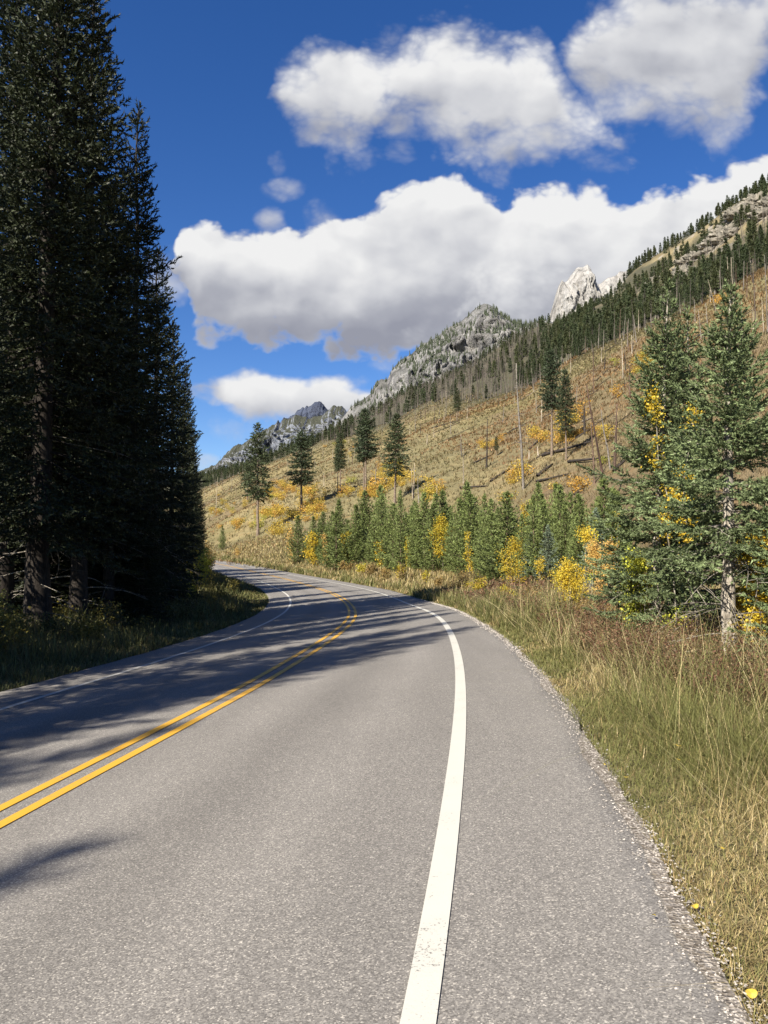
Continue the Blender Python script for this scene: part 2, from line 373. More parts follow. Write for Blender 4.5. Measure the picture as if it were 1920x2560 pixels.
def asphalt_b(g, bs, out):
    p = pos(g)
    v = g.n('ShaderNodeTexVoronoi', {'Vector': p, 'Scale': 130.0}); cell = g.n('ShaderNodeSeparateColor', {0: v.outputs['Color']}).outputs[0]
    fine = g.noise(p, 210, 2, .7); mid = g.noise(p, 24, 4, .6); big = g.noise(p, .55, 4, .6)
    px = g.vm('MULTIPLY', p, (2.2, .16, 1)); streak = g.noise(px, 1.0, 3)
    base = g.ramp(cell, [(0.0, (.090, .084, .077)), (.45, (.158, .148, .136)), (.80, (.208, .195, .178)), (.93, (.285, .265, .235)), (1.0, (.43, .40, .355))])
    base = g.mix(g.m('MULTIPLY', fine, .35), base, (.115, .109, .102))
    k = g.m('ADD', g.m('MULTIPLY_ADD', mid, .32, .60), g.m('ADD', g.m('MULTIPLY', big, .26), g.m('MULTIPLY', streak, .22)))
    k = g.m('MULTIPLY', k, g.n('ShaderNodeSeparateColor', {0: attr(g)}).outputs[0])
    c = g.vm('SCALE', base); L(g, k, c.node.inputs['Scale'])
    L(g, c, bs.inputs['Base Color'])
    bump(g, bs, g.m('ADD', cell, g.m('MULTIPLY', fine, .6)), .55, .004)
M_asphalt = mat('asphalt', asphalt_b, .78)
def paint(name, col, wear):
    def b(g, bs, out):
        p = pos(g); v = g.n('ShaderNodeTexVoronoi', {'Vector': p, 'Scale': 95.0}); cell = g.n('ShaderNodeSeparateColor', {0: v.outputs['Color']}).outputs[0]
        n = g.noise(p, 60, 4, .7); n2 = g.noise(p, 2.2, 4, .6)
        w = g.m('ADD', g.m('MULTIPLY', n, .6), g.m('MULTIPLY', n2, .4))
        c = g.mix(g.m('MULTIPLY_ADD', n2, .5, -.1, clamp=True), col, tuple(x * .72 for x in col))
        c = g.mix(g.sstep(wear, wear + .06, w), c, (.15, .143, .134)); L(g, c, bs.inputs['Base Color'])
        bump(g, bs, cell, .35, .003)
    return mat(name, b, .6)
M_white = paint('white_paint', (.45, .44, .395), .575)
M_yellow = paint('yellow_paint', (.51, .285, .034), .562)
def gravel_b(g, bs, out):
    p = pos(g); v = g.n('ShaderNodeTexVoronoi', {'Vector': p, 'Scale': 55.0}); cell = g.n('ShaderNodeSeparateColor', {0: v.outputs['Color']}).outputs[0]
    c = g.ramp(cell, [(0, (.06, .05, .04)), (.4, (.15, .132, .115)), (.8, (.25, .225, .20)), (1, (.42, .39, .35))])
    L(g, g.mix(g.m('MULTIPLY', g.noise(p, 3.0, 3), .6), c, (.13, .11, .085)), bs.inputs['Base Color'])
    bump(g, bs, v.outputs['Distance'], .9, .012)
M_gravel = mat('gravel', gravel_b, .9)
M_stone = mat('stone', lambda g, bs, out: L(g, attr(g), bs.inputs['Base Color']), .85)
def ground_b(g, bs, out):
    p = pos(g); c = attr(g)
    n1 = g.noise(p, 1.3, 6, .65); n2 = g.noise(p, .13, 5, .6); n3 = g.noise(p, .03, 4, .6); n4 = g.noise(p, 14, 4, .6)
    f = g.m('ADD', g.m('ADD', g.m('MULTIPLY', n1, .7), g.m('MULTIPLY', n2, .7)), g.m('ADD', g.m('MULTIPLY', n3, .4), g.m('MULTIPLY_ADD', n4, .5, -.15)))
    k = g.vm('SCALE', c); L(g, f, k.node.inputs['Scale'])
    c2 = g.mix(g.sstep(.52, .66, g.noise(p, .34, 5, .65)), k, g.mix(1.0, k, (1.0, .86, .78), blend='MULTIPLY'))
    L(g, c2, bs.inputs['Base Color']); bump(g, bs, g.m('ADD', n1, g.m('MULTIPLY', n2, 4)), 1.0, .5)
M_ground = mat('ground', ground_b, .95)
def rock_mat(name, ca, cb, cc, s):
    def b(g, bs, out):
        p = obj_co(g); pz = g.vm('MULTIPLY', p, (1, 1, .35))
        n1 = g.noise(pz, .035 * s, 9, .66, .6); n2 = g.noise(p, .010 * s, 5, .6); n3 = g.noise(p, .16 * s, 6, .7)
        c = g.ramp(n1, [(.34, tuple(x * .34 for x in ca)), (.46, ca), (.57, cb), (.72, cc)])
        c = g.mix(g.sstep(.45, .62, n2), c, g.mix(1.0, c, (.86, .84, .82), blend='MULTIPLY'))
        nz = g.n('ShaderNodeSeparateXYZ', {0: g.n('ShaderNodeNewGeometry').outputs['Normal']}).outputs[2]
        veg = g.m('MULTIPLY', g.sstep(.78, 1.05, g.m('MULTIPLY_ADD', n3, .5, nz)), g.sstep(.2, .5, attr(g)))
        c = g.mix(veg, c, (.050, .053, .036))
        L(g, c, bs.inputs['Base Color']); bump(g, bs, g.m('ADD', n1, g.m('MULTIPLY', n3, .35)), 1.0, 14.0 / s)
    return mat(name, b, .9)
M_rock = rock_mat('limestone', (.145, .143, .142), (.235, .231, .226), (.315, .308, .298), 1.0)
M_spire = rock_mat('pale_limestone', (.25, .243, .23), (.335, .325, .31), (.385, .376, .36), 1.3)
M_dark = rock_mat('shaded_hazy_rock', (.045, .056, .090), (.062, .076, .115), (.08, .095, .135), .6)  # cloud shadow and distance haze put into this dark blue-grey rock colour
M_farrock = rock_mat('haze_tinted_limestone', (.13, .145, .18), (.215, .23, .265), (.285, .30, .33), .7)  # limestone greys with the blue of distance haze mixed in
M_outcrop = rock_mat('ochre_rock', (.13, .12, .10), (.22, .20, .165), (.30, .28, .24), 12.0)

# ------------------------------------------------------------------ ground sheet
def build_ground():
    ys = np.concatenate([np.arange(-30, 100, .4), np.arange(100, 420, 1.6), np.geomspace(420, 9000, 150)])
    As = np.concatenate([np.linspace(-1.5, -.62, 50)[:-1], np.linspace(-.62, .66, 430), np.linspace(.66, 1.6, 50)[1:]])
    Y, A = np.meshgrid(ys, As, indexing='ij'); X = A * (Y + 46)
    Z = H(X, Y, road=True)
    n, m = Y.shape; idx = np.arange(n * m).reshape(n, m)
    Q = np.stack([idx[:-1, :-1], idx[:-1, 1:], idx[1:, 1:], idx[1:, :-1]], -1).reshape(-1, 4)
    # cover colours: verge grass, dry hillside, rust patches, forest floor, ochre outcrops
    a = X / np.maximum(Y, 26); Y0, Y1, Y2, Z1, Z2 = hillpars(a)
    lr = X - RE(np.minimum(Y, 300)); ll = LE(np.minimum(Y, 300)) - X
    n1 = fbm(X * .02, Y * .012, 2.2, oct=4); n2 = fbm(X * .05, Y * .03, 9.2, oct=4); n3 = fbm(X * .3, Y * .3, 4.4, oct=3)
    C = np.empty((n, m, 3)); C[:] = (.135, .112, .055)
    def over(mask, col):
        C[:] = C * (1 - mask[..., None]) + np.array(col) * mask[..., None]
    over(sm(.1, .9, n3) * .7, (.08, .09, .03))
    hill = sm(0.0, .12, (Y - Y0) / (Y1 - Y0)) * (Y < 3000)
    over(hill, (.146, .126, .062))
    over(hill * sm(.04, .30, a) * (1 - sm(.38, .72, (Y - Y0) / (Y1 - Y0))) * .42, (.130, .088, .052))
    over(hill * sm(.0, .55, n1) * .75, (.140, .118, .048))
    over(hill * sm(.15, .7, n2) * .75, (.134, .098, .055))
    over(hill * sm(.2, .7, -n2) * .6, (.225, .180, .088))
    hi = sm(.86, 1.04, (Y + 18 * n1) / Y1)
    over(hi, (.058, .056, .034)); over(hi * sm(.1, .6, n2) * .7, (.10, .085, .05))
    oc = hi * sm(.27, .34, a) * sm(.25, .40, (Y - Y1) / (Y2 - Y1)) * (1 - sm(.82, .95, (Y - Y1) / (Y2 - Y1))) * sm(-.35, .35, n2 + n1 * .5)
    over(oc, (.20, .165, .09)); over(oc * sm(.2, .5, n3), (.25, .23, .20))
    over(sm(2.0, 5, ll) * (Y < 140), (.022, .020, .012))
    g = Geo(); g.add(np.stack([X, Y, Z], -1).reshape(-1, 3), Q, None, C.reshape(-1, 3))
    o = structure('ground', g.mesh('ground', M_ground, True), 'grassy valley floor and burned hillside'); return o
build_ground()

# ------------------------------------------------------------------ road, gravel edge, paint
RS = np.concatenate([np.arange(-28, 60, .5), np.arange(60, 260, 1.0)])
def strip(name, f0, f1, m, lift, ncol=2, ya=-28, yb=255, skirt=0.0, label=None, jitter=0.0):
    ys = RS[(RS >= ya) & (RS <= yb)]
    t = np.linspace(0, 1, ncol)[None]
    x0, x1 = f0(ys)[:, None], f1(ys)[:, None]
    X = x0 + (x1 - x0) * t; Y = np.repeat(ys[:, None], ncol, 1)
    if jitter: X = X + jitter * fbm(X * .0 + Y * 3.1, X * 0 + t * 7.0 + 3.0, 1.0, oct=3)
    Z = zroad(X, Y) + lift
    if skirt:
        X = np.concatenate([X[:, :1] - skirt, X, X[:, -1:] + skirt], 1); Y = np.concatenate([Y[:, :1], Y, Y[:, -1:]], 1)
        Z = np.concatenate([Z[:, :1] - .16, Z, Z[:, -1:] - .16], 1)
    n, k = X.shape; idx = np.arange(n * k).reshape(n, k)
    Q = np.stack([idx[:-1, :-1], idx[:-1, 1:], idx[1:, 1:], idx[1:, :-1]], -1).reshape(-1, 4)
    g = Geo(); g.add(np.stack([X, Y, Z], -1).reshape(-1, 3), Q)
    if name == 'road':                                  # traffic polish: paler wheel paths, darker strip between them, dusty shoulder
        l = X - YC(Y); wv = 1 + .13 * sum(np.exp(-((l - c) / .33) ** 2) for c in (-2.45, -.85, .85, 2.4)) - .10 * sum(np.exp(-((l - c) / .3) ** 2) for c in (-1.65, 1.6)) + .05 * sm(3.3, 3.9, l) + .06 * sm(3.9, 4.5, l)
        g.C = [np.repeat(wv.reshape(-1, 1), 3, 1)]
    return structure(name, g.mesh(name, m, True), label)
def edge_r(y): return RE(y) + .05 * fbm(y * 1.7, y * 0, 3.3, oct=4)
def edge_l(y): return LE(y) + .05 * fbm(y * 1.7, y * 0, 8.3, oct=4)
def off(f, d):
    def h(y):
        s = (f(y + .5) - f(y - .5)); return f(y) + d * np.sqrt(1 + s * s)
    return h
strip('road', edge_l, edge_r, M_asphalt, 0.0, 46, skirt=.12, label='two lane asphalt road bending left')
strip('edge_line', off(RW, -.068), off(RW, .068), M_white, .008, label='white painted line on the right side of the road')
strip('edge_line', off(LW, -.065), off(LW, .065), M_white, .008, label='white painted line on the left side of the road')
strip('centre_line', off(YC, -.20), off(YC, -.085), M_yellow, .008, label='left stripe of the double yellow line')
strip('centre_line', off(YC, .085), off(YC, .20), M_yellow, .008, label='right stripe of the double yellow line')

def build_gravel():
    # ragged gravel along the pavement edge: loose stones plus a sheet
    ys = RS[RS < 90]; k = 7; t = np.linspace(0, 1, k)[None]
    inner = edge_r(ys)[:, None] - .01 + .07 * fbm(ys * .9, ys * 0, 5., oct=4)[:, None]; outer = RE(ys)[:, None] + .06 + .08 * fbm(ys * .7, ys * 0, 11., oct=3)[:, None]
    X = inner + (outer - inner) * t; Y = np.repeat(ys[:, None], k, 1)
    Z = np.where(X < edge_r(Y), zroad(X, Y) + .006, zroad(X, Y) + .006 - .10 * (X - edge_r(Y)))
    idx = np.arange(X.size).reshape(X.shape)
    Q = np.stack([idx[:-1, :-1], idx[:-1, 1:], idx[1:, 1:], idx[1:, :-1]], -1).reshape(-1, 4)
    g = Geo(); g.add(np.stack([X, Y, Z], -1).reshape(-1, 3), Q)
    structure('gravel_shoulder', g.mesh('gravel_shoulder', M_gravel, True), 'pale gravel along the right edge of the pavement')
    # loose stones (nobody could count them)
    N = 6000; y = np.exp(rng.uniform(math.log(2.0), math.log(45), N)); x = RE(y) + rng.normal(.0, .065, N)
    r = rng.uniform(.003, .010, N) * np.maximum(1, (y / 7) ** .8)
    oc = np.array([[1, 0, 0], [0, 1, 0], [-1, 0, 0], [0, -1, 0], [0, 0, .7], [0, 0, -.5]], float)
    V = oc[None] * r[:, None, None] * rng.uniform(.6, 1.3, (N, 6, 3)); a = rng.uniform(0, 6.28, N); c, s_ = np.cos(a)[:, None], np.sin(a)[:, None]
    V = np.stack([V[..., 0] * c - V[..., 1] * s_, V[..., 0] * s_ + V[..., 1] * c, V[..., 2]], -1)
    z = np.where(x < edge_r(y), zroad(x, y) + .004, zroad(x, y) - .10 * (x - edge_r(y)) + .006)
    V += np.stack([x, y, z], -1)[:, None]
    F = np.array([[0, 1, 4], [1, 2, 4], [2, 3, 4], [3, 0, 4], [1, 0, 5], [2, 1, 5], [3, 2, 5], [0, 3, 5]])
    T = (np.arange(N)[:, None, None] * 6 + F[None]).reshape(-1, 3)
    col = np.repeat(np.array([.28, .255, .23]) * rng.uniform(.45, 1.5, (N, 1)), 6, 0)
    g = Geo(); g.add(V.reshape(-1, 3), None, T, col)
    tag(link('loose_gravel', g.mesh('loose_gravel', M_stone)), 'loose pale stones scattered along the edge of the asphalt', 'gravel', kind='stuff')
build_gravel()

# ------------------------------------------------------------------ rock mountains (real depth, both faces)
def mountain(name, crest, depth, drop, run, m, seed, amp, label, rough=5, nu=420, nv=170, thick=.5, veg=1.0, gully=1.0, spike=1.0):
    """crest: view points; depth: distance of the crest; the near face falls `drop` metres over `run` metres towards the road"""
    P = np.array([(d[0] / d[1], d[2] / d[1]) for d in (dray(*p) for p in crest)])
    a = np.linspace(P[0, 0], P[-1, 0], nu); e = np.interp(a, P[:, 0], P[:, 1])
    dep = depth if not callable(depth) else depth(a)
    cx, cy, cz = a * dep, np.full(nu, 1.) * dep, e * dep + CAMH
    cz = cz + rough * spike * fbm(cx * .035, cx * 0 + seed, oct=4, gain=.6)
    v = np.linspace(0, 1, nv)
    fv = v[:, None]
    X = cx[None] + 0 * fv; Y = cy[None] - run * fv ** .85; Z = cz[None] - drop * (fv ** 1.05)
    w = sm(0, .20, fv) * np.ones_like(X)
    r1 = ridged(X * .0085 * gully + .0045 * Z + seed, Z * .0035 + Y * .002, seed, oct=3, gain=.55)
    r2 = ridged(X * .030 * gully, Z * .017, Y * .012 + seed, oct=5, gain=.62)
    f1 = fbm(X * .06, Z * .06, Y * .05 + seed, oct=4, gain=.6)
    D = amp * (.90 * r1 + .52 * r2) * (.03 + .97 * w) + .12 * amp * f1 * (.15 + .85 * w)
    Y = Y - D * .85; Z = Z + D * .07 * w; X = X + .35 * amp * fbm(X * .02 + 50, Z * .02, seed, oct=4) * w
    # back face
    vb = np.linspace(0, 1, 14)[1:, None]
    Xb = X[0][None] + 0 * vb; Yb = Y[0][None] + run * thick * vb; Zb = Z[0][None] - drop * vb ** 1.1 + .2 * amp * fbm(Xb * .02, Yb * .02, seed, oct=3)
    X = np.concatenate([Xb[::-1], X]); Y = np.concatenate([Yb[::-1], Y]); Z = np.concatenate([Zb[::-1], Z])
    n, k = X.shape; idx = np.arange(n * k).reshape(n, k)
    Q = np.stack([idx[:-1, :-1], idx[1:, :-1], idx[1:, 1:], idx[:-1, 1:]], -1).reshape(-1, 4)
    g = Geo(); c = np.full((n * k, 3), veg)
    g.add(np.stack([X, Y, Z], -1).reshape(-1, 3), Q, None, c)
    structure(name, g.mesh(name, m, True), label)
    return X[13:], Y[13:], Z[13:]
MP = mountain('rock_mountain', [(690, 985), (712, 930), (735, 908), (755, 885), (780, 868), (800, 850), (812, 822), (824, 816), (836, 818), (846, 800), (862, 784), (890, 764), (912, 742), (935, 735), (960, 713),
     (985, 700), (1000, 690), (1015, 674), (1030, 662), (1045, 654), (1062, 661), (1080, 680), (1105, 696), (1127, 701), (1150, 698), (1180, 690), (1210, 700), (1250, 740)],
     1500, 420, 400, M_rock, 3.1, 34, 'grey limestone peak with scattered conifers on its face', rough=3, veg=.33)
mountain('rock_spire', [(1165, 740), (1183, 696), (1192, 668), (1199, 640), (1207, 615), (1214, 603), (1220, 609), (1226, 604), (1234, 590), (1243, 578), (1255, 573), (1268, 571), (1274, 580), (1277, 603), (1284, 608), (1292, 618),
     (1310, 605), (1325, 600), (1340, 588), (1356, 583), (1380, 575), (1420, 590)], 1900, 330, 150, M_spire, 7.7, 20, 'pale vertical rock spire above the forest ridge', rough=5, nu=300, gully=2.6, veg=0.0)
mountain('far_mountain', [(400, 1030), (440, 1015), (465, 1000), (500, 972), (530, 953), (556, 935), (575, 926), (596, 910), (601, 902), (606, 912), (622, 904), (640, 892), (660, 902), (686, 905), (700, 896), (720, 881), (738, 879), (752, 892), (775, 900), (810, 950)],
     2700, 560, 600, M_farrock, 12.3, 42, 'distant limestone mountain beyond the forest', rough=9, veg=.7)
mountain('dark_peak', [(590, 935), (612, 905), (640, 891), (654, 883), (668, 878), (690, 865), (700, 873), (709, 886), (735, 905), (770, 940)], 4200, 620, 700, M_dark, 5.9, 40, 'dark peak behind the pale mountains, cloud shadow and haze in its rock colour', rough=9, nu=200, nv=90, veg=0)

# ------------------------------------------------------------------ plants
def conifer(seed, Ht, R, clear=.05, nwh=30, per=6, sp=.06, tl=.3, nl=.06, nw=.016, nn=7, droop=.35, up=.18, col=(.06, .085, .03), pw=.85, tipc=1.25,
            r0=None, barkc=(.20, .17, .14), dead=0, deadlen=.7, lean=0.0, gap=0.0, low=.5, wood=True, el_top=50, el_bot=-8):
    """returns Geo trunk, Geo crown, Geo dead branches"""
    r = np.random.default_rng(seed); tr, cr, db = Geo(), Geo(), Geo(); r0 = r0 or Ht * .0125
    k = 12; t = np.linspace(0, 1, k)
    tx = lean * Ht * t + .006 * Ht * np.cumsum(r.normal(0, 1, k)) * .3; ty = .006 * Ht * np.cumsum(r.normal(0, 1, k)) * .3; tx -= tx[0]; ty -= ty[0]
    Pt = np.stack([tx, ty, t * Ht], -1); Rt = r0 * (1 - t) ** .8 + .006 * (Ht / 8); Rt[0] *= 1.25
    Pt[0, 2] = -.15
    tube(tr, Pt, Rt, 8, barkc)
    def axis(h): return np.array([np.interp(h, t * Ht, tx), np.interp(h, t * Ht, ty), h])
    hs = np.linspace(clear * Ht, Ht * .985, nwh) ; hs = hs + r.normal(0, .25, nwh) * (hs[1] - hs[0])
    To, Td, Tl, Tb = [], [], [], []
    for h in hs:
        rel = np.clip((h - clear * Ht) / (Ht * (1 - clear)), 0, 1)
        pr = (1 - rel) ** pw * (low + (1 - low) * min(1, rel / .16)) + .035
        nb = max(3, int(per * (1 if rel < .85 else .7) + r.integers(-1, 2)))
        a0 = r.uniform(0, 6.28)
        for b in range(nb):
            if r.random() < gap: continue
            az = a0 + b * 6.283 / nb + r.normal(0, .25); Lb = R * pr * r.uniform(.62, 1.12)
            if r.random() < .06: Lb *= 1.25
            el = math.radians(el_bot + (el_top - el_bot) * rel ** 1.3 + r.normal(0, 6))
            o = axis(h); rd = np.array([math.cos(az), math.sin(az), 0]); sd_ = np.array([-rd[1], rd[0], 0])
            bend = r.normal(0, .12)
            u = np.linspace(0, 1, 7)[:, None]; dr = droop * (1 - rel)
            C = o + rd * (Lb * u * math.cos(el)) + sd_ * (bend * Lb * u * u) + np.array([0, 0, 1.]) * (Lb * (math.sin(el) * u - dr * u ** 1.6 + (dr * .45 + up) * u ** 3))
            if wood: tube(cr, C, np.linspace(.012, .003, 7) * (Ht / 6) ** .6, 3, np.array(barkc) * .75, 1, cap=False)
            n = max(3, int(Lb / sp)); tt = np.linspace(.12 if rel > .3 else .22, 1.0, n); tt = tt + r.normal(0, .02, n)
            pos_ = np.stack([np.interp(tt, u[:, 0], C[:, i]) for i in range(3)], -1)
            tg = unit(np.stack([np.interp(np.clip(tt + .06, 0, 1), u[:, 0], C[:, i]) - np.interp(np.clip(tt - .06, 0, 1), u[:, 0], C[:, i]) for i in range(3)], -1))
            side = np.where(np.arange(n) % 2 == 0, 1., -1.)[:, None] * sd_
            d = unit(tg * r.uniform(.5, .95, (n, 1)) + side * r.uniform(.45, 1.0, (n, 1)) + np.array([0, 0, 1.]) * r.normal(-.12, .25, (n, 1)))
            last = tt > .93; d[last] = tg[last]
            l = tl * (1.05 - .55 * tt) * r.uniform(.65, 1.25, n) * min(1.0, .35 + Lb / (.6 * R + 1e-6) * .65)
            To.append(pos_); Td.append(d); Tl.append(l); Tb.append(r.uniform(.72, 1.12) * np.ones(n) * r.uniform(.85, 1.15, n))
    # leader
    n = 6; To.append(np.stack([np.full(n, tx[-1]), np.full(n, ty[-1]), Ht * np.linspace(.95, 1.0, n)], -1)); Td.append(unit(r.normal(0, .35, (n, 3)) + np.array([0, 0, 1.]))); Tl.append(np.full(n, tl * .5)); Tb.append(np.ones(n))
    O, D, Ln, Bt = np.concatenate(To), np.concatenate(Td), np.concatenate(Tl), np.concatenate(Tb); N = len(O)
    f = (np.arange(nn) + .6) / nn
    base = O[:, None] + D[:, None] * (Ln[:, None, None] * f[None, :, None])
    rp = r.normal(0, 1, (N, nn, 3)); rp -= (rp * D[:, None]).sum(-1, keepdims=True) * D[:, None]; rp = unit(rp)
    nd = unit(D[:, None] * r.uniform(.5, 1.1, (N, nn, 1)) + rp * r.uniform(.5, 1.0, (N, nn, 1)))
    wv = unit(np.cross(nd, r.normal(0, 1, (N, nn, 3)))) * nw
    ll_ = nl * r.uniform(.7, 1.3, (N, nn, 1))
    V = np.stack([base - wv - nd * ll_ * .15, base + wv - nd * ll_ * .15, base + nd * ll_], 2).reshape(-1, 3)
    c = np.array(col)[None, None] * Bt[:, None, None] * (1 + (tipc - 1) * f[None, :, None] ** 3) * r.uniform(.8, 1.2, (N, nn, 1))
    cr.add(V, None, np.arange(len(V)).reshape(-1, 3), np.repeat(c.reshape(-1, 3), 3, 0))
    for i in range(dead):
        h = r.uniform(.02, clear + .12) * Ht if clear < .5 else r.uniform(.15, clear) * Ht
        az = r.uniform(0, 6.28); Lb = deadlen * r.uniform(.4, 1.1); o = axis(h); rd = np.array([math.cos(az), math.sin(az), 0]); s_ = np.array([-rd[1], rd[0], 0])
        u = np.linspace(0, 1, 7)[:, None]
        C = o + rd * Lb * u + s_ * Lb * r.normal(0, .25) * u ** 2 + np.array([0, 0, 1.]) * Lb * (r.uniform(-.05, .3) * u - r.uniform(.1, .55) * u ** 2)
        bc = np.array([.30, .28, .25]) * r.uniform(.6, 1.3); tube(db, C, np.linspace(.011, .003, 7) * (Ht / 7) ** .5, 4, bc, 0)
        for q in range(r.integers(2, 6)):
            w = r.uniform(.35, .95); pz = np.array([np.interp(w, u[:, 0], C[:, i]) for i in range(3)]); dd = unit(rd + s_ * r.choice([-1, 1]) * r.uniform(.5, 1.2) + np.array([0, 0, r.normal(-.15, .25)]))
            ln = Lb * r.uniform(.15, .4); tube(db, [pz, pz + dd * ln * .5, pz + dd * ln + np.array([0, 0, -.05 * ln])], [.005, .0035, .002], 3, bc, 0)
    return tr, cr, db
def parts_of(tr, cr, db, nm='conifer'):
    if db is not None and db.n: tr.merge(db)           # bare dead branches grow out of the trunk
    p = [('trunk', tr.mesh(nm + '_trunk', M_bark, True)), ('crown', cr.mesh(nm + '_crown', [M_needle, M_bark]))]
    return p

def leafy_tree(seed, Ht, R, nstem=1, nbr=26, leaves=1300, ls=.05, cols=((.50, .33, .03), (.42, .33, .04)), clear=.25, barkc=(.34, .32, .27), upr=1.0, wood_r=.02, shape='oval', spread=.15):
    """aspen sapling or shrub: returns Geo wood, Geo foliage"""
    r = np.random.default_rng(seed); wd, lf = Geo(), Geo(); O, S = [], []
    for s in range(nstem):
        az = r.uniform(0, 6.28); rad = spread * R * (nstem > 1) * r.uniform(.3, 1); k = 8; t = np.linspace(0, 1, k)
        top = np.array([math.cos(az), math.sin(az), 0]) * R * (0.65 if nstem > 1 else .12) * r.uniform(.3, 1); hh = Ht * (r.uniform(.6, 1) if nstem > 1 else 1)
        P = np.array([math.cos(az), math.sin(az), 0]) * rad + top * (t[:, None] ** 1.5) + np.stack([np.cumsum(r.normal(0, .015 * Ht, k)), np.cumsum(r.normal(0, .015 * Ht, k)), t * hh], -1)
        P[0, 2] = -.08
        tube(wd, P, wood_r * (Ht / 3) * np.linspace(1, .2, k) * (1 if nstem == 1 else .6), 6, barkc)
        nb = max(3, nbr // nstem)
        for b in range(nb):
            w = r.uniform(clear, 1) ** .9; p = np.array([np.interp(w, t, P[:, i]) for i in range(3)])
            rel = (w - clear) / (1 - clear); prf = (1 - abs(2 * rel - .75) ** 1.7 * .55) if shape == 'oval' else (1 - rel) ** .7 + .1
            a = r.uniform(0, 6.28); Lb = R * max(.15, prf) * r.uniform(.5, 1.1) * (1 if nstem == 1 else .7)
            d = unit(np.array([math.cos(a), math.sin(a), upr * r.uniform(.3, 1.3)]))
            u = np.linspace(0, 1, 5)[:, None]; C = p + d * Lb * u + np.array([0, 0, -.12 * Lb]) * u ** 2
            tube(wd, C, np.linspace(.35, .1, 5) * wood_r * (Ht / 3) * .8, 3, np.array(barkc) * .8, cap=False)
            m = int(leaves / (nb * nstem)); uu = r.uniform(.15, 1.05, m) ** .7
            q = np.stack([np.interp(uu, u[:, 0], C[:, i]) for i in range(3)], -1) + r.normal(0, .11 * R + ls * .6, (m, 3))
            O.append(q); S.append(np.full(m, r.uniform(0, 1)))
    O = np.concatenate(O); S = np.concatenate(S); N = len(O); O[:, 2] = np.maximum(O[:, 2], .04)
    d1 = unit(r.normal(0, 1, (N, 3)) + np.array([0, 0, -.5])); d2 = unit(np.cross(d1, r.normal(0, 1, (N, 3))))
    sz = ls * r.uniform(.6, 1.25, (N, 1)); V = np.stack([O, O + d1 * sz * .55 + d2 * sz * .42, O + d1 * sz * 1.1, O + d1 * sz * .55 - d2 * sz * .42], 1).reshape(-1, 3)
    ci = np.clip(S + r.normal(0, .25, N), 0, 1)[:, None]; c = (np.array(cols[0]) * ci + np.array(cols[1]) * (1 - ci)) * r.uniform(.7, 1.2, (N, 1))
    lf.add(V, np.arange(4 * N).reshape(-1, 4), None, np.repeat(c, 4, 0))
    return wd, lf
def leafy_parts(w, l, stem='stem'): return [(stem, w.mesh('wood', M_bark, True)), ('foliage', l.mesh('leaves', M_leaf))]

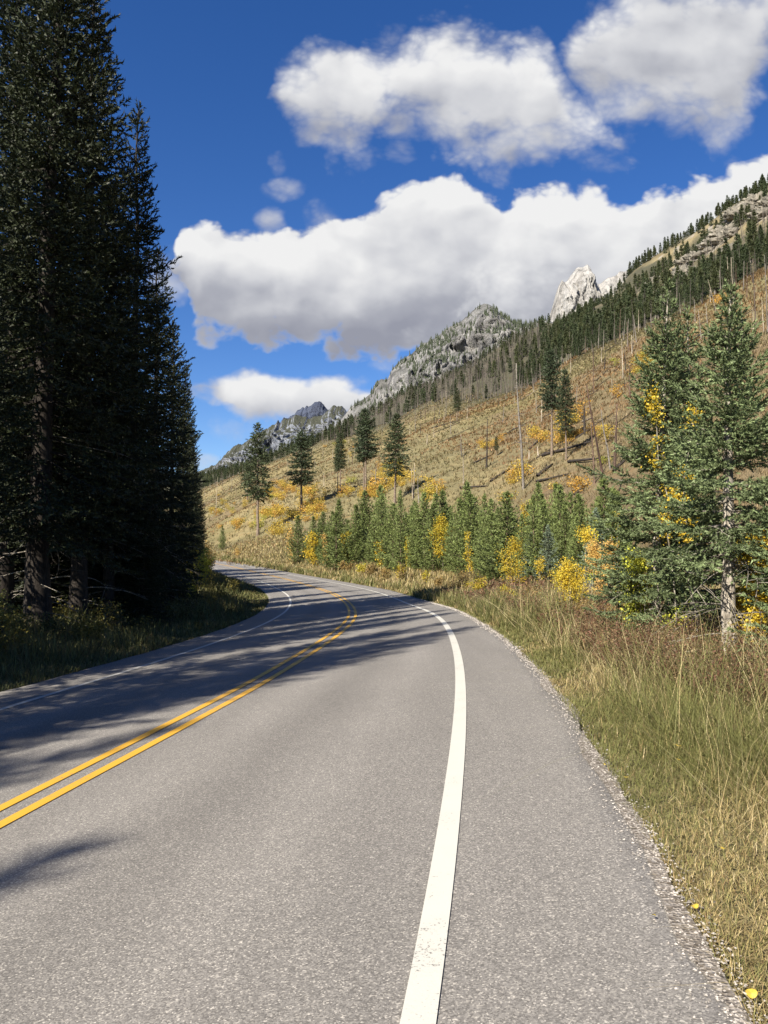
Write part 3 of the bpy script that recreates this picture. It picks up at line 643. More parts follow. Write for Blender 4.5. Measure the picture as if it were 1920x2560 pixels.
# ---- left forest wall (in shade): tall conifers
def left_forest():
    kinds = []
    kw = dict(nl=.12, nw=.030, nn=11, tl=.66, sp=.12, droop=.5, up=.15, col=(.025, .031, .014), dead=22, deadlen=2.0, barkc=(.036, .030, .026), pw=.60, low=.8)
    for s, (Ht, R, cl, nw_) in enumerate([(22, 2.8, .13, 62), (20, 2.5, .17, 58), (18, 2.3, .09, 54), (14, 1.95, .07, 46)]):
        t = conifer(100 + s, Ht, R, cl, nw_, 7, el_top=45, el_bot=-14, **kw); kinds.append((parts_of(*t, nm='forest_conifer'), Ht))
    def put(x, y, Ht, k, label, rz, group='tall conifers forming the dark forest left of the road', wide=1.0):
        p, h0 = kinds[k]; s = Ht / h0; sw = s * wide
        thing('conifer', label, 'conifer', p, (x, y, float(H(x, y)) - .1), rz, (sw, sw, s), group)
    # (trunk view x, distance, height, kind, label, width)
    for dx, Y, Ht, k, lab, w in [
        (88, 25, 25.5, 0, 'tallest dark conifer at the forest edge with a thick black trunk', 1.1),
        (8, 28, 26, 1, 'dark conifer at the very left edge, cut off by the frame', 1.05),
        (172, 29, 24, 1, 'dark conifer with a bare pale trunk foot just right of the thickest trunk', .95),
        (288, 33.5, 22.2, 2, 'narrow pointed conifer whose lit tip stands alone against the blue sky', .78),
        (335, 37, 17.2, 2, 'dark conifer just right of the tree with the lonely pointed tip', .92),
        (372, 42, 15.2, 3, 'dark conifer with ragged tiers against the big cloud, stepping down from the forest', .82),
        (392, 48, 14.2, 3, 'dark conifer whose layered branches meet the blue gap under the big cloud', .68),
        (402, 56, 13.2, 3, 'dark conifer of the forest edge nearest the small low cloud', .66),
        (416, 66, 12.4, 2, 'last dark conifer at the right end of the forest wall', .66),
        (424, 82, 10.8, 3, 'sunlit pale green conifer at the far end of the left forest', .85),
        (434, 94, 8.6, 2, 'short sunlit conifer above the yellow shrubs at the far bend of the road', .95),
        (236, 31, 17.5, 1, 'dark conifer between the bare trunk and the tree with the pointed tip', 1.05)]:
        X = (dx * DS - 960) / FPX * Y
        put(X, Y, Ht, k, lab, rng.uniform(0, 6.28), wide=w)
    # rows behind the front row
    r = np.random.default_rng(5); n = 0; taken = []
    while n < 62:
        Y = r.uniform(26, 92); X = r.uniform(-.50, -.26) * Y - r.uniform(1, 16)
        if X > LE(Y) - 6.5 - (Y < 60) * 2.0 or X / Y < -.62: continue
        edge = (np.interp(Y, [26, 40, 60, 92], [300, 372, 405, 425]) * DS - 960) / FPX
        if X / Y > edge - .05 or any((X - a) ** 2 + (Y - b) ** 2 < 5 for a, b in taken): continue
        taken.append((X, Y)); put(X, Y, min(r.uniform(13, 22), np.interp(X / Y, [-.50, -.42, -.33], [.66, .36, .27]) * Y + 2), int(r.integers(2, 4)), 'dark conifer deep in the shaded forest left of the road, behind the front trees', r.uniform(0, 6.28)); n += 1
    for i in range(16):  # low conifers added to close the bright gaps between the trunks
        Y = r.uniform(31, 48); X = float(np.interp(i, [0, 15], [-.52, -.31])) * Y + r.normal(0, .6)
        put(X, Y, r.uniform(4.5, 7), 3, 'low bushy conifer added to fill the bright gaps between the forest trunks', r.uniform(0, 6.28), 'added understory conifers of the dark forest', 1.9)
    # the same forest edge running back past the left side of the frame: it throws the shadows on the road
    for X, Y, Ht in [(-14.0, -10.8, 17.0), (-15.3, -7.9, 17.4), (-13.9, -2.6, 20.2), (-12.1, .8, 20), (-12.3, 3.8, 19.5), (-11.6, 9.4, 19), (-11.5, 12.2, 18.5), (-11.8, 15.2, 18), (-12.2, 18.2, 19), (-11.6, 21.2, 17.5), (-16.5, 5.5, 20)]:
        put(X, Y, Ht, int(r.integers(0, 3)), 'tall conifer off the left edge of the frame whose shadow falls across the road', r.uniform(0, 6.28), 'roadside conifers that shade the near road', .8)
left_forest()

# ---- near spruces right of the road
def right_spruces():
    kw = dict(nl=.045, nw=.0105, nn=15, tl=.30, sp=.027, droop=.28, up=.16, col=(.118, .150, .068), tipc=1.45, barkc=(.40, .37, .33))
    def put(base, top, seed, R, label, clear, r0, nwh, dead, **k2):
        p = dat(*base); Ht = htop(p, top); a = dict(kw); a.update(k2)
        t = conifer(seed, Ht, R, clear, nwh, 7, dead=dead, r0=r0, **a)
        thing('spruce', label, 'spruce', parts_of(*t, nm='spruce'), (p[0], p[1], p[2] - .05), 0, 1.0)
    put((1571, 1440), 612, 21, 1.20, 'nearest spruce right of the road with a pale bare lower trunk and dead twigs', .27, .10, 27, 44, low=.8, pw=.95, gap=.05, lean=.036, deadlen=1.1)
    put((1416, 1396), 618, 22, 1.25, 'taller dense spruce left of the pale trunked spruce, yellow green bush at its foot', .10, .085, 36, 22, low=.75, pw=.85, lean=.055, deadlen=.9)
    put((1500, 1385), 668, 23, .8, 'slim spruce standing behind and between the two big spruces', .08, .07, 30, 10, low=.8, deadlen=.8)
    put((1790, 1452), 900, 24, .9, 'spruce at the right edge of the frame, mostly cut off', .08, .07, 26, 14, low=.8, deadlen=.8)
    put((1668, 1385), 1130, 25, .8, 'low spruce in the gap right of the pale trunk', .04, .05, 22, 8, low=.9, deadlen=.6)
right_spruces()

# ---- young conifers in a row beyond the verge
def young_row():
    G = (.122, .152, .048); BL = (.115, .145, .098)
    kinds = []
    for s in range(5):
        t = conifer(300 + s, 5.0, [1.5, 1.25, 1.65, 1.3, 1.4][s], .02, 26, 6, nl=.15, nw=.026, nn=7, tl=.40, sp=.12, droop=.12, up=.32, col=G, pw=.82, low=.7, gap=.05, el_top=62, el_bot=12, tipc=1.35, barkc=(.2, .15, .11)); kinds.append(parts_of(*t, nm='young_pine'))
    blue = []
    for s in range(2):
        t = conifer(320 + s, 4.0, 1.05, .0, 24, 7, nl=.10, nw=.026, nn=7, tl=.30, sp=.10, droop=.2, up=.15, col=BL, pw=.9, low=.9, el_top=45, el_bot=-5, tipc=1.4, barkc=(.2, .17, .14)); blue.append(parts_of(*t, nm='young_spruce'))
    r = np.random.default_rng(9)
    def put(base, top, lst, label, group, w=1.0, h0=5.0, nm='young_pine'):
        p = dat(*base); Ht = max(.6, htop(p, top)); s = Ht / h0; sw = s * w
        thing(nm, label, 'young conifer', lst[int(r.integers(0, len(lst)))], (p[0], p[1], p[2] - .05), r.uniform(0, 6.28), (sw, sw, s), group)
    grp = 'young green conifers in the row right of the road'
    front = [(650, 1216, 1140), (672, 1217, 1120), (694, 1220, 1092), (716, 1222, 1098), (738, 1222, 1106), (762, 1226, 1080), (778, 1226, 1098), (812, 1228, 1098), (832, 1228, 1082), (852, 1230, 1092), (868, 1232, 1076), (890, 1232, 1104), (908, 1234, 1090),
             (930, 1235, 1082), (948, 1236, 1074), (972, 1240, 1090), (990, 1240, 1078), (1008, 1243, 1086), (1030, 1246, 1062), (1046, 1248, 1075), (1064, 1248, 1092), (1086, 1250, 1084), (1104, 1252, 1092), (1128, 1254, 1110), (1152, 1256, 1052), (1172, 1258, 1100),
             (1190, 1260, 1070), (1216, 1262, 1086), (1236, 1264, 1100), (1262, 1266, 1062), (1288, 1268, 1090), (1312, 1270, 1058), (1330, 1272, 1100)]
    for i, (x, b, t) in enumerate(front):
        put((x + r.normal(0, 8), b + r.normal(0, 4)), t + r.normal(4, 17), kinds, 'bushy green young pine in the front of the conifer row beyond the verge', grp, r.uniform(.7, 1.3))
    for i in range(46):
        x = r.uniform(655, 1345); b = np.interp(x, [650, 950, 1345], [1206, 1220, 1236]) + r.normal(0, 4)
        put((x, b), np.interp(x, [650, 760, 1000, 1345], [1130, 1085, 1080, 1075]) + r.normal(4, 20), kinds, 'green young pine half hidden at the back of the conifer row', 'young pines at the back of the row', r.uniform(.85, 1.2))
    put((917, 1222), 1152, blue, 'small blue green spruce with tiered branches at the foot of the pine row', None, 1.1, 4.0, 'young_spruce')
    put((790, 1214), 1148, blue, 'small blue green spruce left of the bluish tiered spruce, low in the pine row', None, 1.1, 4.0, 'young_spruce')
    put((1185, 1268), 1135, blue, 'blue green spruce left of the tall yellow sapling', None, 1.0, 4.0, 'young_spruce')
    put((1148, 1262), 1150, blue, 'blue green spruce right of the pale yellow aspen in the row', None, 1.0, 4.0, 'young_spruce')
    put((480, 1188), 1135, kinds, 'lone small conifer on the grass slope just above the far bend of the road', None, .8)
    put((1290, 1285), 1100, blue, 'blue green spruce behind the orange sapling', None, 1.0, 4.0, 'young_spruce')
young_row()

# ---- yellow and orange saplings, bushes of the verge
def saplings():
    Y1_ = ((.58, .40, .035), (.50, .40, .05)); Y2_ = ((.50, .34, .03), (.34, .33, .05)); OR = ((.50, .31, .09), (.55, .39, .12)); YG = ((.48, .45, .05), (.36, .40, .06)); BR = ((.22, .16, .07), (.30, .20, .06))
    def put(base, top, wide, cols, label, nm='aspen', leaves=1300, nstem=1, clear=.25, ls=None, seed=0, cat='aspen', grp=None, **k):
        p = dat(*base); Ht = max(.3, htop(p, top)); R = wide * DS / FPX * p[1] / 2
        ls = ls or min(.16, max(.035, .0016 * p[1]))
        w, l = leafy_tree(seed + int(base[0]), Ht, R, nstem, max(18, int(Ht * 9)), leaves, ls, cols, clear, **k)
        thing(nm, label, cat, leafy_parts(w, l, 'trunk' if nm == 'aspen' else 'stem'), (p[0], p[1], p[2] - .03), 0, 1.0, grp)
    put((672, 1226), 1152, 40, Y1_, 'round golden aspen sapling at the left end of the pine row', clear=.05, leaves=1500)
    put((632, 1214), 1142, 30, OR, 'orange yellow sapling left of the round golden aspen', clear=.05, leaves=900)
    put((958, 1240), 1122, 74, Y2_, 'large yellow green aspen with a pale bare trunk in the pine row', clear=.28, leaves=3600)
    put((1106, 1284), 1168, 84, Y1_, 'pale yellow aspen sapling right of the large yellow green aspen', clear=.12, leaves=2200)
    put((1128, 1240), 1080, 26, Y1_, 'thin yellow aspen poking out of the top of the pine row', clear=.3, leaves=700)
    put((1246, 1345), 1136, 116, Y1_, 'tall yellow sapling clump beside the verge, left of the big spruces', leaves=5200, nstem=4, clear=.12, upr=1.8)
    put((1228, 1325), 1190, 60, Y2_, 'yellow green sapling against the left side of the tall yellow clump', leaves=1100, nstem=2, clear=.1, upr=1.6)
    put((1296, 1350), 1128, 92, OR, 'peach orange sapling touching the dense spruce', leaves=3600, nstem=2, clear=.35, upr=1.9, barkc=(.16, .12, .10))
    put((1392, 1400), 1150, 120, YG, 'yellow green leafy bush at the foot of the dense spruce', 'bush', 3800, 6, .05, cat='bush', upr=.9)
    put((1462, 1406), 805, 100, Y1_, 'tall golden aspen showing between the two big spruces', leaves=3000, clear=.35, nstem=2, upr=1.6)
    put((1648, 1446), 1100, 150, Y1_, 'golden leaved aspen at the right edge beside the pale trunk', leaves=5200, clear=.2, nstem=3)
    put((1630, 1425), 1190, 110, Y2_, 'yellow green sapling just right of the pale spruce trunk', leaves=2600, clear=.1, nstem=3)
    put((1490, 1405), 1290, 130, YG, 'low yellow leafed bush under the spruces', 'bush', 700, 6, .05, cat='bush', upr=.8)
    put((1420, 1385), 1120, 70, Y1_, 'yellow sapling growing up through the lower branches of the dense spruce', leaves=1200, clear=.3, nstem=2, upr=1.6)
    put((420, 1292), 1165, 70, Y1_, 'yellow bush at the end of the dark forest where the road disappears', 'bush', 1500, 5, .08, cat='bush')
    put((438, 1262), 1182, 50, YG, 'yellow green bush below the last trees of the dark forest', 'bush', 1500, 5, .08, cat='bush')
    put((448, 1246), 1196, 34, Y1_, 'small golden bush between the forest end and the far road', 'bush', 900, 4, .08, cat='bush')
    put((404, 1298), 1215, 60, YG, 'dim olive bush on the grass under the last dark trees', 'bush', 1300, 5, .08, cat='bush')
    put((455, 1232), 1172, 44, OR, 'golden bush right beside the far bend of the road', 'bush', 1000, 4, .08, cat='bush')
    put((515, 1203), 1178, 22, OR, 'small lone orange bush on the far verge of the road', 'bush', 350, 3, .1, cat='bush')
    r = np.random.default_rng(77)
    for x, b, t, w, c in [(704, 1222, 1150, 20, OR), (748, 1226, 1132, 18, Y2_), (822, 1230, 1158, 22, Y1_), (880, 1236, 1148, 22, Y2_), (1018, 1250, 1140, 30, Y1_), (1070, 1262, 1158, 34, Y2_), (1162, 1276, 1180, 36, Y1_), (1200, 1292, 1200, 40, Y2_), (1275, 1300, 1110, 30, YG), (1335, 1330, 1060, 36, Y1_)]:
        put((x, b), t, w, c, 'small golden sapling tucked against the front of the young pine row', leaves=600, clear=.08, nstem=2, grp='golden saplings along the young pines')
    # brown, nearly leafless shrubs along the verge
    for i in range(64):
        x = r.uniform(700, 1340) if i < 34 else r.uniform(1010, 1350); b = np.interp(x, [700, 900, 1050, 1330], [1236, 1262, 1296, 1370]) + r.normal(0, 7); h = np.interp(x, [700, 1330], [22, 62]) * r.uniform(.6, 1.2)
        put((x, b), b - h, h * r.uniform(.8, 1.4), [BR, BR, Y2_, ((.20, .18, .07), (.26, .17, .08))][int(r.integers(0, 4))], 'low brown autumn shrub in the tall grass of the right verge', 'shrub', int(r.integers(220, 620)), 5, .1, seed=i, cat='shrub', grp='brown shrubs on the right verge', barkc=(.2, .15, .12), upr=1.2)
    # left verge undergrowth in the shade
    for i in range(40):
        Y = float(np.exp(r.uniform(math.log(17), math.log(70)))); X = float(LE(Y)) - r.uniform(2.2, 6.0); z = float(H(X, Y)); R = r.uniform(.35, .9)
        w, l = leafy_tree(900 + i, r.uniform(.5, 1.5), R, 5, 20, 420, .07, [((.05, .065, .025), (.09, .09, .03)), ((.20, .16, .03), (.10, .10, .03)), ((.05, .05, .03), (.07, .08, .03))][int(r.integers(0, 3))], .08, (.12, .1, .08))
        thing('shrub', 'dark leafy shrub in the shade below the left forest', 'shrub', leafy_parts(w, l), (X, Y, z - .03), r.uniform(0, 6.28), 1.0, 'shaded shrubs on the left verge')
saplings()

# ------------------------------------------------------------------ hillside: forest band, surviving pines, snags, logs, bushes
def hill_forest():
    r = np.random.default_rng(41)
    def lod(seed, Ht, R, clear, nwh, per, sp, nn, nl, nw, col):
        tr, cr, _ = conifer(seed, Ht, R, clear, nwh, per, sp=sp, tl=.9, nl=nl, nw=nw, nn=nn, droop=.35, up=.1, col=col, pw=.75, wood=False, barkc=(.24, .22, .20), low=.6, el_top=40, el_bot=-12)
        return tr, cr
    GA, GB = (.047, .062, .028), (.060, .070, .030)
    near = []
    for s in range(5):
        tr, cr = lod(500 + s, 11, [1.7, 1.5, 1.9, 1.6, 1.4][s], [.22, .35, .12, .28, .18][s], 20, 6, .42, 4, .55, .11, [GA, GB][s % 2])
        near.append([('trunk', tr.mesh('pine_trunk', M_bark, True)), ('crown', cr.mesh('pine_crown', [M_needle, M_bark]))])
    far = []
    for s in range(4):
        tr, cr = lod(520 + s, 11, 1.7, [.12, .22, .08, .3][s], 12, 5, .62, 3, .95, .20, [GA, GB][s % 2])
        g = Geo(); g.merge(cr); 
        tube(g, [[0, 0, -.3], [0, 0, 5]], [.13, .10], 4, (.24, .22, .20), 1); far.append(g)
    # sample the band between the open burn and the ridge
    N = 9000; a = r.uniform(-.27, .60, N); Y0, Y1, Y2, Z1, Z2 = hillpars(a); t = r.uniform(0, 1.06, N) ** .9
    Y = Y1 * .97 + (Y2 * 1.0 - Y1 * .97) * t; X = a * Y
    n = fbm(X * .018, Y * .012, 3.3, oct=4)
    dens = np.where(t < .30, 1.0, .78) + n * .5
    dens = np.where((a > .27) & (t > np.interp(a, [.27, .42], [.34, .2])) & (t < .86), .13 + n * .25, dens)               # ochre outcrop slope: scattered trees
    dens = np.where((a > -.04) & (a < .17) & (t < .75), dens * .16, dens)                  # grey dead stand
    dens = np.where((a >= .17) & (a < .24), dens * .75, dens)
    dens = np.where(t > .9, np.maximum(dens, .85), dens)
    dens *= np.clip(180 / (Y - Y1 * .9 + 120) + .35, .4, 1.1) * .62
    keep = r.random(N) < dens; a, X, Y, t = a[keep], X[keep], Y[keep], t[keep]
    Z = H(X, Y); order = np.argsort(Y + 120 * (t > .12) * (a > -.05)); big = set(order[:240].tolist())
    g = Geo()
    for i in range(len(X)):
        s = r.uniform(.55, 1.1) * ((.84 if t[i] < .3 else .70) if a[i] > .05 else .9)
        if i in big:
            thing('forest_pine', 'green pine in the forest band above the open burned slope', 'pine', near[int(r.integers(0, 5))], (X[i], Y[i], Z[i]), r.uniform(0, 6.28), (s * 1.0, s * 1.0, s), 'pines of the forest band on the hillside')
        else: g.merge(far[int(r.integers(0, 4))], loc=(X[i], Y[i], Z[i] - .2), scale=s, rz=r.uniform(0, 6.28), cmul=r.uniform(.75, 1.2))
    tag(link('hill_forest', g.mesh('hill_forest', [M_needle, M_bark])), 'dense evergreen forest covering the upper hillside and ridge', 'forest', kind='stuff')
    # grey dead stand: thin bare trunks, too many to count
    N = 2900; a = np.concatenate([r.uniform(-.08, .20, 2300), r.uniform(-.27, .56, N - 2300)]); Y0, Y1, Y2, Z1, Z2 = hillpars(a); t = np.concatenate([r.uniform(-.05, .95, 2300), r.uniform(-.04, .35, N - 2300)])
    Y = Y1 + (Y2 - Y1) * t; X = a * Y; Z = H(X, Y); g = Geo()
    for i in range(N):
        h = r.uniform(4, 11); lx, ly = r.normal(0, .05, 2) * h; c = np.array([.135, .12, .11]) * r.uniform(.5, 1.5); w = r.uniform(.09, .16)
        if r.random() < .25: c = np.array([.05, .045, .042])
        P = np.array([[X[i], Y[i], Z[i] - .3], [X[i] + lx, Y[i] + ly, Z[i] + h]]); tube(g, P, [w, w * .35], 3, c)
        for q in range(3):
            f = r.uniform(.4, .95); p = P[0] + (P[1] - P[0]) * f; az = r.uniform(0, 6.28); l = r.uniform(.4, 1.3)
            tube(g, [p, p + np.array([math.cos(az) * l, math.sin(az) * l, r.uniform(-.2, .4)])], [.06, .03], 3, c, cap=False)
    tag(link('dead_forest', g.mesh('dead_forest', M_bark)), 'grey stand of bare burned trunks on the slope below the rock peak', 'dead forest', kind='stuff')
hill_forest()

def survivors():
    kw = dict(nl=.34, nw=.075, nn=5, tl=.75, sp=.24, droop=.5, up=.12, pw=.55, low=.55, el_top=45, el_bot=-18, barkc=(.24, .19, .15), dead=14, deadlen=1.3)
    kinds = []
    for s, (cl, R, gp) in enumerate([(.36, 2.3, .12), (.40, 2.4, .0), (.46, 1.8, .1), (.48, 2.3, .15), (.36, 2.3, .05)]):
        kinds.append(parts_of(*conifer(600 + s, 16, R, cl, 30, 7, gap=gp, col=[(.050, .064, .030), (.046, .062, .032)][s % 2], **kw), nm='pine'))
    def put(bx, by, ty, k, label, w=1.0, tilt=0.0):
        p = dat(bx, by); Ht = htop(p, ty); s = Ht / 16
        thing('pine', label, 'pine', kinds[k], (p[0], p[1], p[2] - .1), (bx * 7) % 6.28, (s * w, s * w, s), None, (0, tilt))
    put(557, 1156, 918, 0, 'tall surviving pine nearest the road bend, its crown hanging low on the left', 1.05)
    put(534, 1085, 1000, 2, 'short pine crown just left of the tall pine nearest the road bend', 1.5)
    put(651, 1108, 931, 1, 'broad conical pine on a bare trunk, second from the road bend', 1.25)
    put(735, 1068, 935, 2, 'slim pine with two bare trunks left of the twin topped pine', .95)
    put(729, 1066, 948, 2, 'thin second stem of the slim pine', .7)
    put(790, 1076, 884, 3, 'tallest of the burn survivors, ragged crown on a long bare trunk', 1.1, .01)
    put(786, 1072, 905, 3, 'thinner stem growing beside the tallest burn survivor', .75)
    put(853, 1088, 897, 4, 'leaning pale trunked pine with a dense dark crown', 1.15, .06)
    put(987, 910, 838, 4, 'small dark pine high on the slope by the edge of the dead stand', 1.1)
    put(1192, 985, 757, 3, 'tall pine on a straight reddish trunk in the middle of the burned slope', .95, -.02)
    put(1223, 992, 800, 4, 'pine with a grey white trunk right of the reddish trunked pine', .85, -.03)
    put(778, 975, 948, 2, 'tiny lone pine on the hill crest above the yellow bushes', 1.4)
    put(1072, 985, 943, 4, 'small green conifer alone on the bare brown slope', 1.1)
survivors()

def snags_logs():
    r = np.random.default_rng(55)
    def snag(h, c, stubs, w, seed, lean=0.0, top='taper'):
        r = np.random.default_rng(seed); g = Geo(); k = 7; t = np.linspace(0, 1, k)
        P = np.stack([lean * h * t + np.cumsum(r.normal(0, .004 * h, k)), np.cumsum(r.normal(0, .004 * h, k)), t * h], -1); P[0, 2] = -.3
        cc = np.array(c)[None] * r.uniform(.6, 1.35, (k, 1)); tube(g, P, w * (1 - .72 * t), 6, cc)
        b = g
        for i in range(stubs):
            f = r.uniform(.3, .98); p = np.array([np.interp(f, t, P[:, j]) for j in range(3)]); az = r.uniform(0, 6.28); l = r.uniform(.3, 1.5) * (1.15 - f) * 1.4
            tube(b, [p, p + np.array([math.cos(az) * l * .6, math.sin(az) * l * .6, .05 * l]), p + np.array([math.cos(az) * l, math.sin(az) * l, r.uniform(-.4, .3) * l])], [.05, .035, .015], 3, np.array(c) * r.uniform(.6, 1.1), cap=False)
        p = [('trunk', g.mesh('snag_trunk', M_bark, True))]
        return p
    DK, GY, BR, PL = (.055, .046, .042), (.24, .22, .20), (.16, .11, .085), (.42, .37, .30)
    def z5(x, y): return ((900 + x / 1.6264) / DS, (600 + y / 1.6264) / DS)
    def one(b, tp, c, w, stubs, label, grp=None):
        p = dat(*b); h = max(1.0, htop(p, tp[1])); lean = (tp[0] - b[0]) * DS / FPX * p[1] / h; sd_ = int(b[0] * 13 + b[1])
        thing('snag', label, 'dead tree', snag(h, c, stubs, w, sd_, lean), p, 0, 1.0, grp)
    for b, t, c, w, st, lab in [((515, 925), (520, 730), DK, .20, 2, 'thick black burned snag standing alone on the slope'), ((665, 1012), (640, 500), GY, .22, 46, 'tall grey dead tree with many broken twigs'), ((915, 790), (912, 668), DK, .26, 2, 'short black stump like snag near the yellow bushes'),
                             ((1014, 1133), (938, 590), (.10, .062, .05), .17, 4, 'very long thin burned trunk leaning left beside the dense spruce'), ((955, 990), (945, 735), BR, .14, 8, 'thin brown snag left of the leaning grey pair'), ((1018, 930), (984, 690), GY, .13, 5, 'thin grey snag leaning left near the fallen logs'),
                             ((1032, 930), (1046, 668), BR, .19, 20, 'twiggy brown snag leaning right above the fallen logs'), ((1080, 530), (1078, 430), DK, .13, 2, 'small black snag high on the grassy crest'), ((420, 990), (420, 850), PL, .12, 3, 'pale slender snag in the middle of the slope'),
                             ((412, 880), (410, 790), GY, .16, 10, 'short twiggy snag behind the pale slender one'), ((215, 1052), (210, 930), PL, .13, 1, 'pale snag just above the young pines right of the leaning pine'), ((370, 790), (368, 715), GY, .14, 2, 'grey snag high on the slope left of the tall grey dead tree'), ((305, 745), (303, 665), DK, .14, 1, 'dark snag near the small dark pine high on the slope'),
                             ((272, 832), (274, 790), PL, .2, 0, 'short broken pale snag in the yellow bushes'), ((1097, 645), (1093, 510), BR, .16, 5, 'brown snag beside the top of the dense spruce'), ((688, 888), (688, 855), PL, .2, 0, 'pair of low pale stumps, left one'), ((725, 880), (722, 838), PL, .2, 0, 'taller pale stump on the open slope'),
                             ((1610, 360), (1608, 75), (.15, .12, .10), .14, 14, 'tall thin snag near the right edge above the spruces'), ((1655, 380), (1648, 60), GY, .12, 10, 'thin grey snag at the right edge of the frame'), ((1522, 300), (1517, 70), PL, .16, 2, 'pale bare snag rising above the top of the nearest spruce'), ((1450, 300), (1420, 160), PL, .10, 6, 'thin pale snag leaning left on the upper slope'), ((1303, 300), (1300, 215), GY, .12, 3, 'grey snag at the foot of the forest band behind the dense spruce'),
                             ((705, 615), (698, 520), GY, .12, 4, 'grey snag just left of the tall reddish trunked pine top')]:
        one(z5(*b), z5(*t), c, w, st, lab)
    for x, b, t, c, lab in [(466, 1108, 1030, PL, 'pale trunked snag above the far bend of the road'), (482, 1062, 985, DK, 'dark snag at the left end of the burned slope'), (1064 * .0 + 700, 1050, 1022, PL, 'short pale snag among yellow bushes left of the slim pine'), (893, 1075, 1000, PL, 'pale straight snag right of the leaning pine'), (905, 1085, 1030, GY, 'grey snag right beside the pale straight one'), (944, 1092, 1048, PL, 'pale snag rising out of the young pine row'), (810, 1045, 1000, GY, 'thin grey snag between the twin topped pine and the leaning pine'), (575, 1010, 985, DK, 'small dark snag under the far mountain')]:
        one((x, b), (x + r.normal(0, 2), t), c, .14, 5, lab)
    kinds = [snag(h, c, s, w, 700 + i, l) for i, (h, c, s, w, l) in enumerate([(8, GY, 10, .15, .03), (6, DK, 4, .16, -.05), (9.5, BR, 12, .15, .06), (4, PL, 1, .15, 0), (7, GY, 6, .13, -.1), (2.2, DK, 0, .2, .08), (8, PL, 5, .13, .02)])]
    n = 0
    while n < 175:
        a = r.uniform(-.23, .5); Y0, Y1, Y2, Z1, Z2 = (float(q) for q in hillpars(a)); Y = Y0 + (Y1 - Y0) * r.uniform(.25, 1.02) ** .6; X = a * Y
        thing('snag', 'small burned snag standing among many on the open slope', 'dead tree', kinds[int(r.integers(0, 7))], (X, Y, float(H(X, Y))), r.uniform(0, 6.28), r.uniform(.55, 1.15), 'burned snags on the open slope'); n += 1
    # fallen logs
    lk = []
    for i, (c, st) in enumerate([((.050, .042, .038), 3), ((.065, .055, .05), 8), ((.20, .17, .15), 2), ((.045, .04, .036), 0)]):
        g = Geo(); rr = np.random.default_rng(750 + i); k = 6; t = np.linspace(0, 1, k)
        tube(g, np.stack([t * 10, np.cumsum(rr.normal(0, .06, k)), .12 + 0 * t], -1), .19 * (1 - .6 * t), 6, np.array(c) * rr.uniform(.8, 1.3, (k, 1)))
        for q in range(st):
            f = rr.uniform(.2, .95); l = rr.uniform(.4, 1.3); az = rr.uniform(-.5, 3.6); tube(g, [[f * 10, 0, .1], [f * 10 + .4 * l, math.cos(az) * l * .6, .1 + abs(math.sin(az)) * l]], [.05, .02], 3, c, cap=False)
        lk.append(g.mesh('log', M_bark, True))
    def log(X, Y, L_, az, label, grp, k, w=1.0):
        dx, dy = math.cos(az), math.sin(az); z0, z1 = float(H(X, Y)), float(H(X + dx * L_, Y + dy * L_))
        o = link('fallen_log', lk[k]); o.location = (X, Y, z0); o.rotation_euler = (0, -math.atan2(z1 - z0, L_), az); s = L_ / 10; o.scale = (s * math.hypot(1, (z1 - z0) / L_), w, w)
        tag(o, label, 'log', grp)
    for (b0, b1, lab, w) in [((745, 880), (945, 825), 'long black log lying across the slope under the reddish trunked pine', 1.7), ((530, 985), (605, 933), 'black log slanting up the slope above the young pines', 1.3), ((720, 985), (850, 955), 'thin dark log below the reddish trunked pine', 1.1), ((850, 905), (1040, 885), 'dark log jam between the leaning snags', 1.3), ((410, 1010), (520, 1003), 'dark log just above the young pine tops', 1.2),
                           ((720, 965), (780, 915), 'thick shadowed log beside the foot of the reddish trunked pine', 1.5), ((905, 742), (945, 725), 'pale bleached log near the orange bush', 1.2), ((1030, 945), (1085, 890), 'dark log propped against the snags left of the dense spruce', 1.2)]:
        p, q = dat(*z5(*b0)), dat(*z5(*b1)); k = 2 if 'pale' in lab else 0
        L_ = math.hypot(q[0] - p[0], q[1] - p[1]); log(p[0], p[1], min(L_, 26), math.atan2(q[1] - p[1], q[0] - p[0]), lab, None, k, w)
    for i in range(110):
        a = r.uniform(-.21, .46); Y0, Y1, Y2, Z1, Z2 = (float(q) for q in hillpars(a)); Y = Y0 + (Y1 - Y0) * r.uniform(.12, 1.0) ** .7; X = a * Y
        log(X, Y, r.uniform(4, 12), r.choice([r.normal(.5, .35), r.normal(2.4, .6), r.normal(-.2, .3)], p=[.7, .15, .15]), 'burned log lying in the dry grass of the slope', 'fallen logs on the burned slope', int(r.choice([0, 1, 2, 3], p=[.35, .3, .12, .23])), r.uniform(.6, 1.1))
snags_logs()

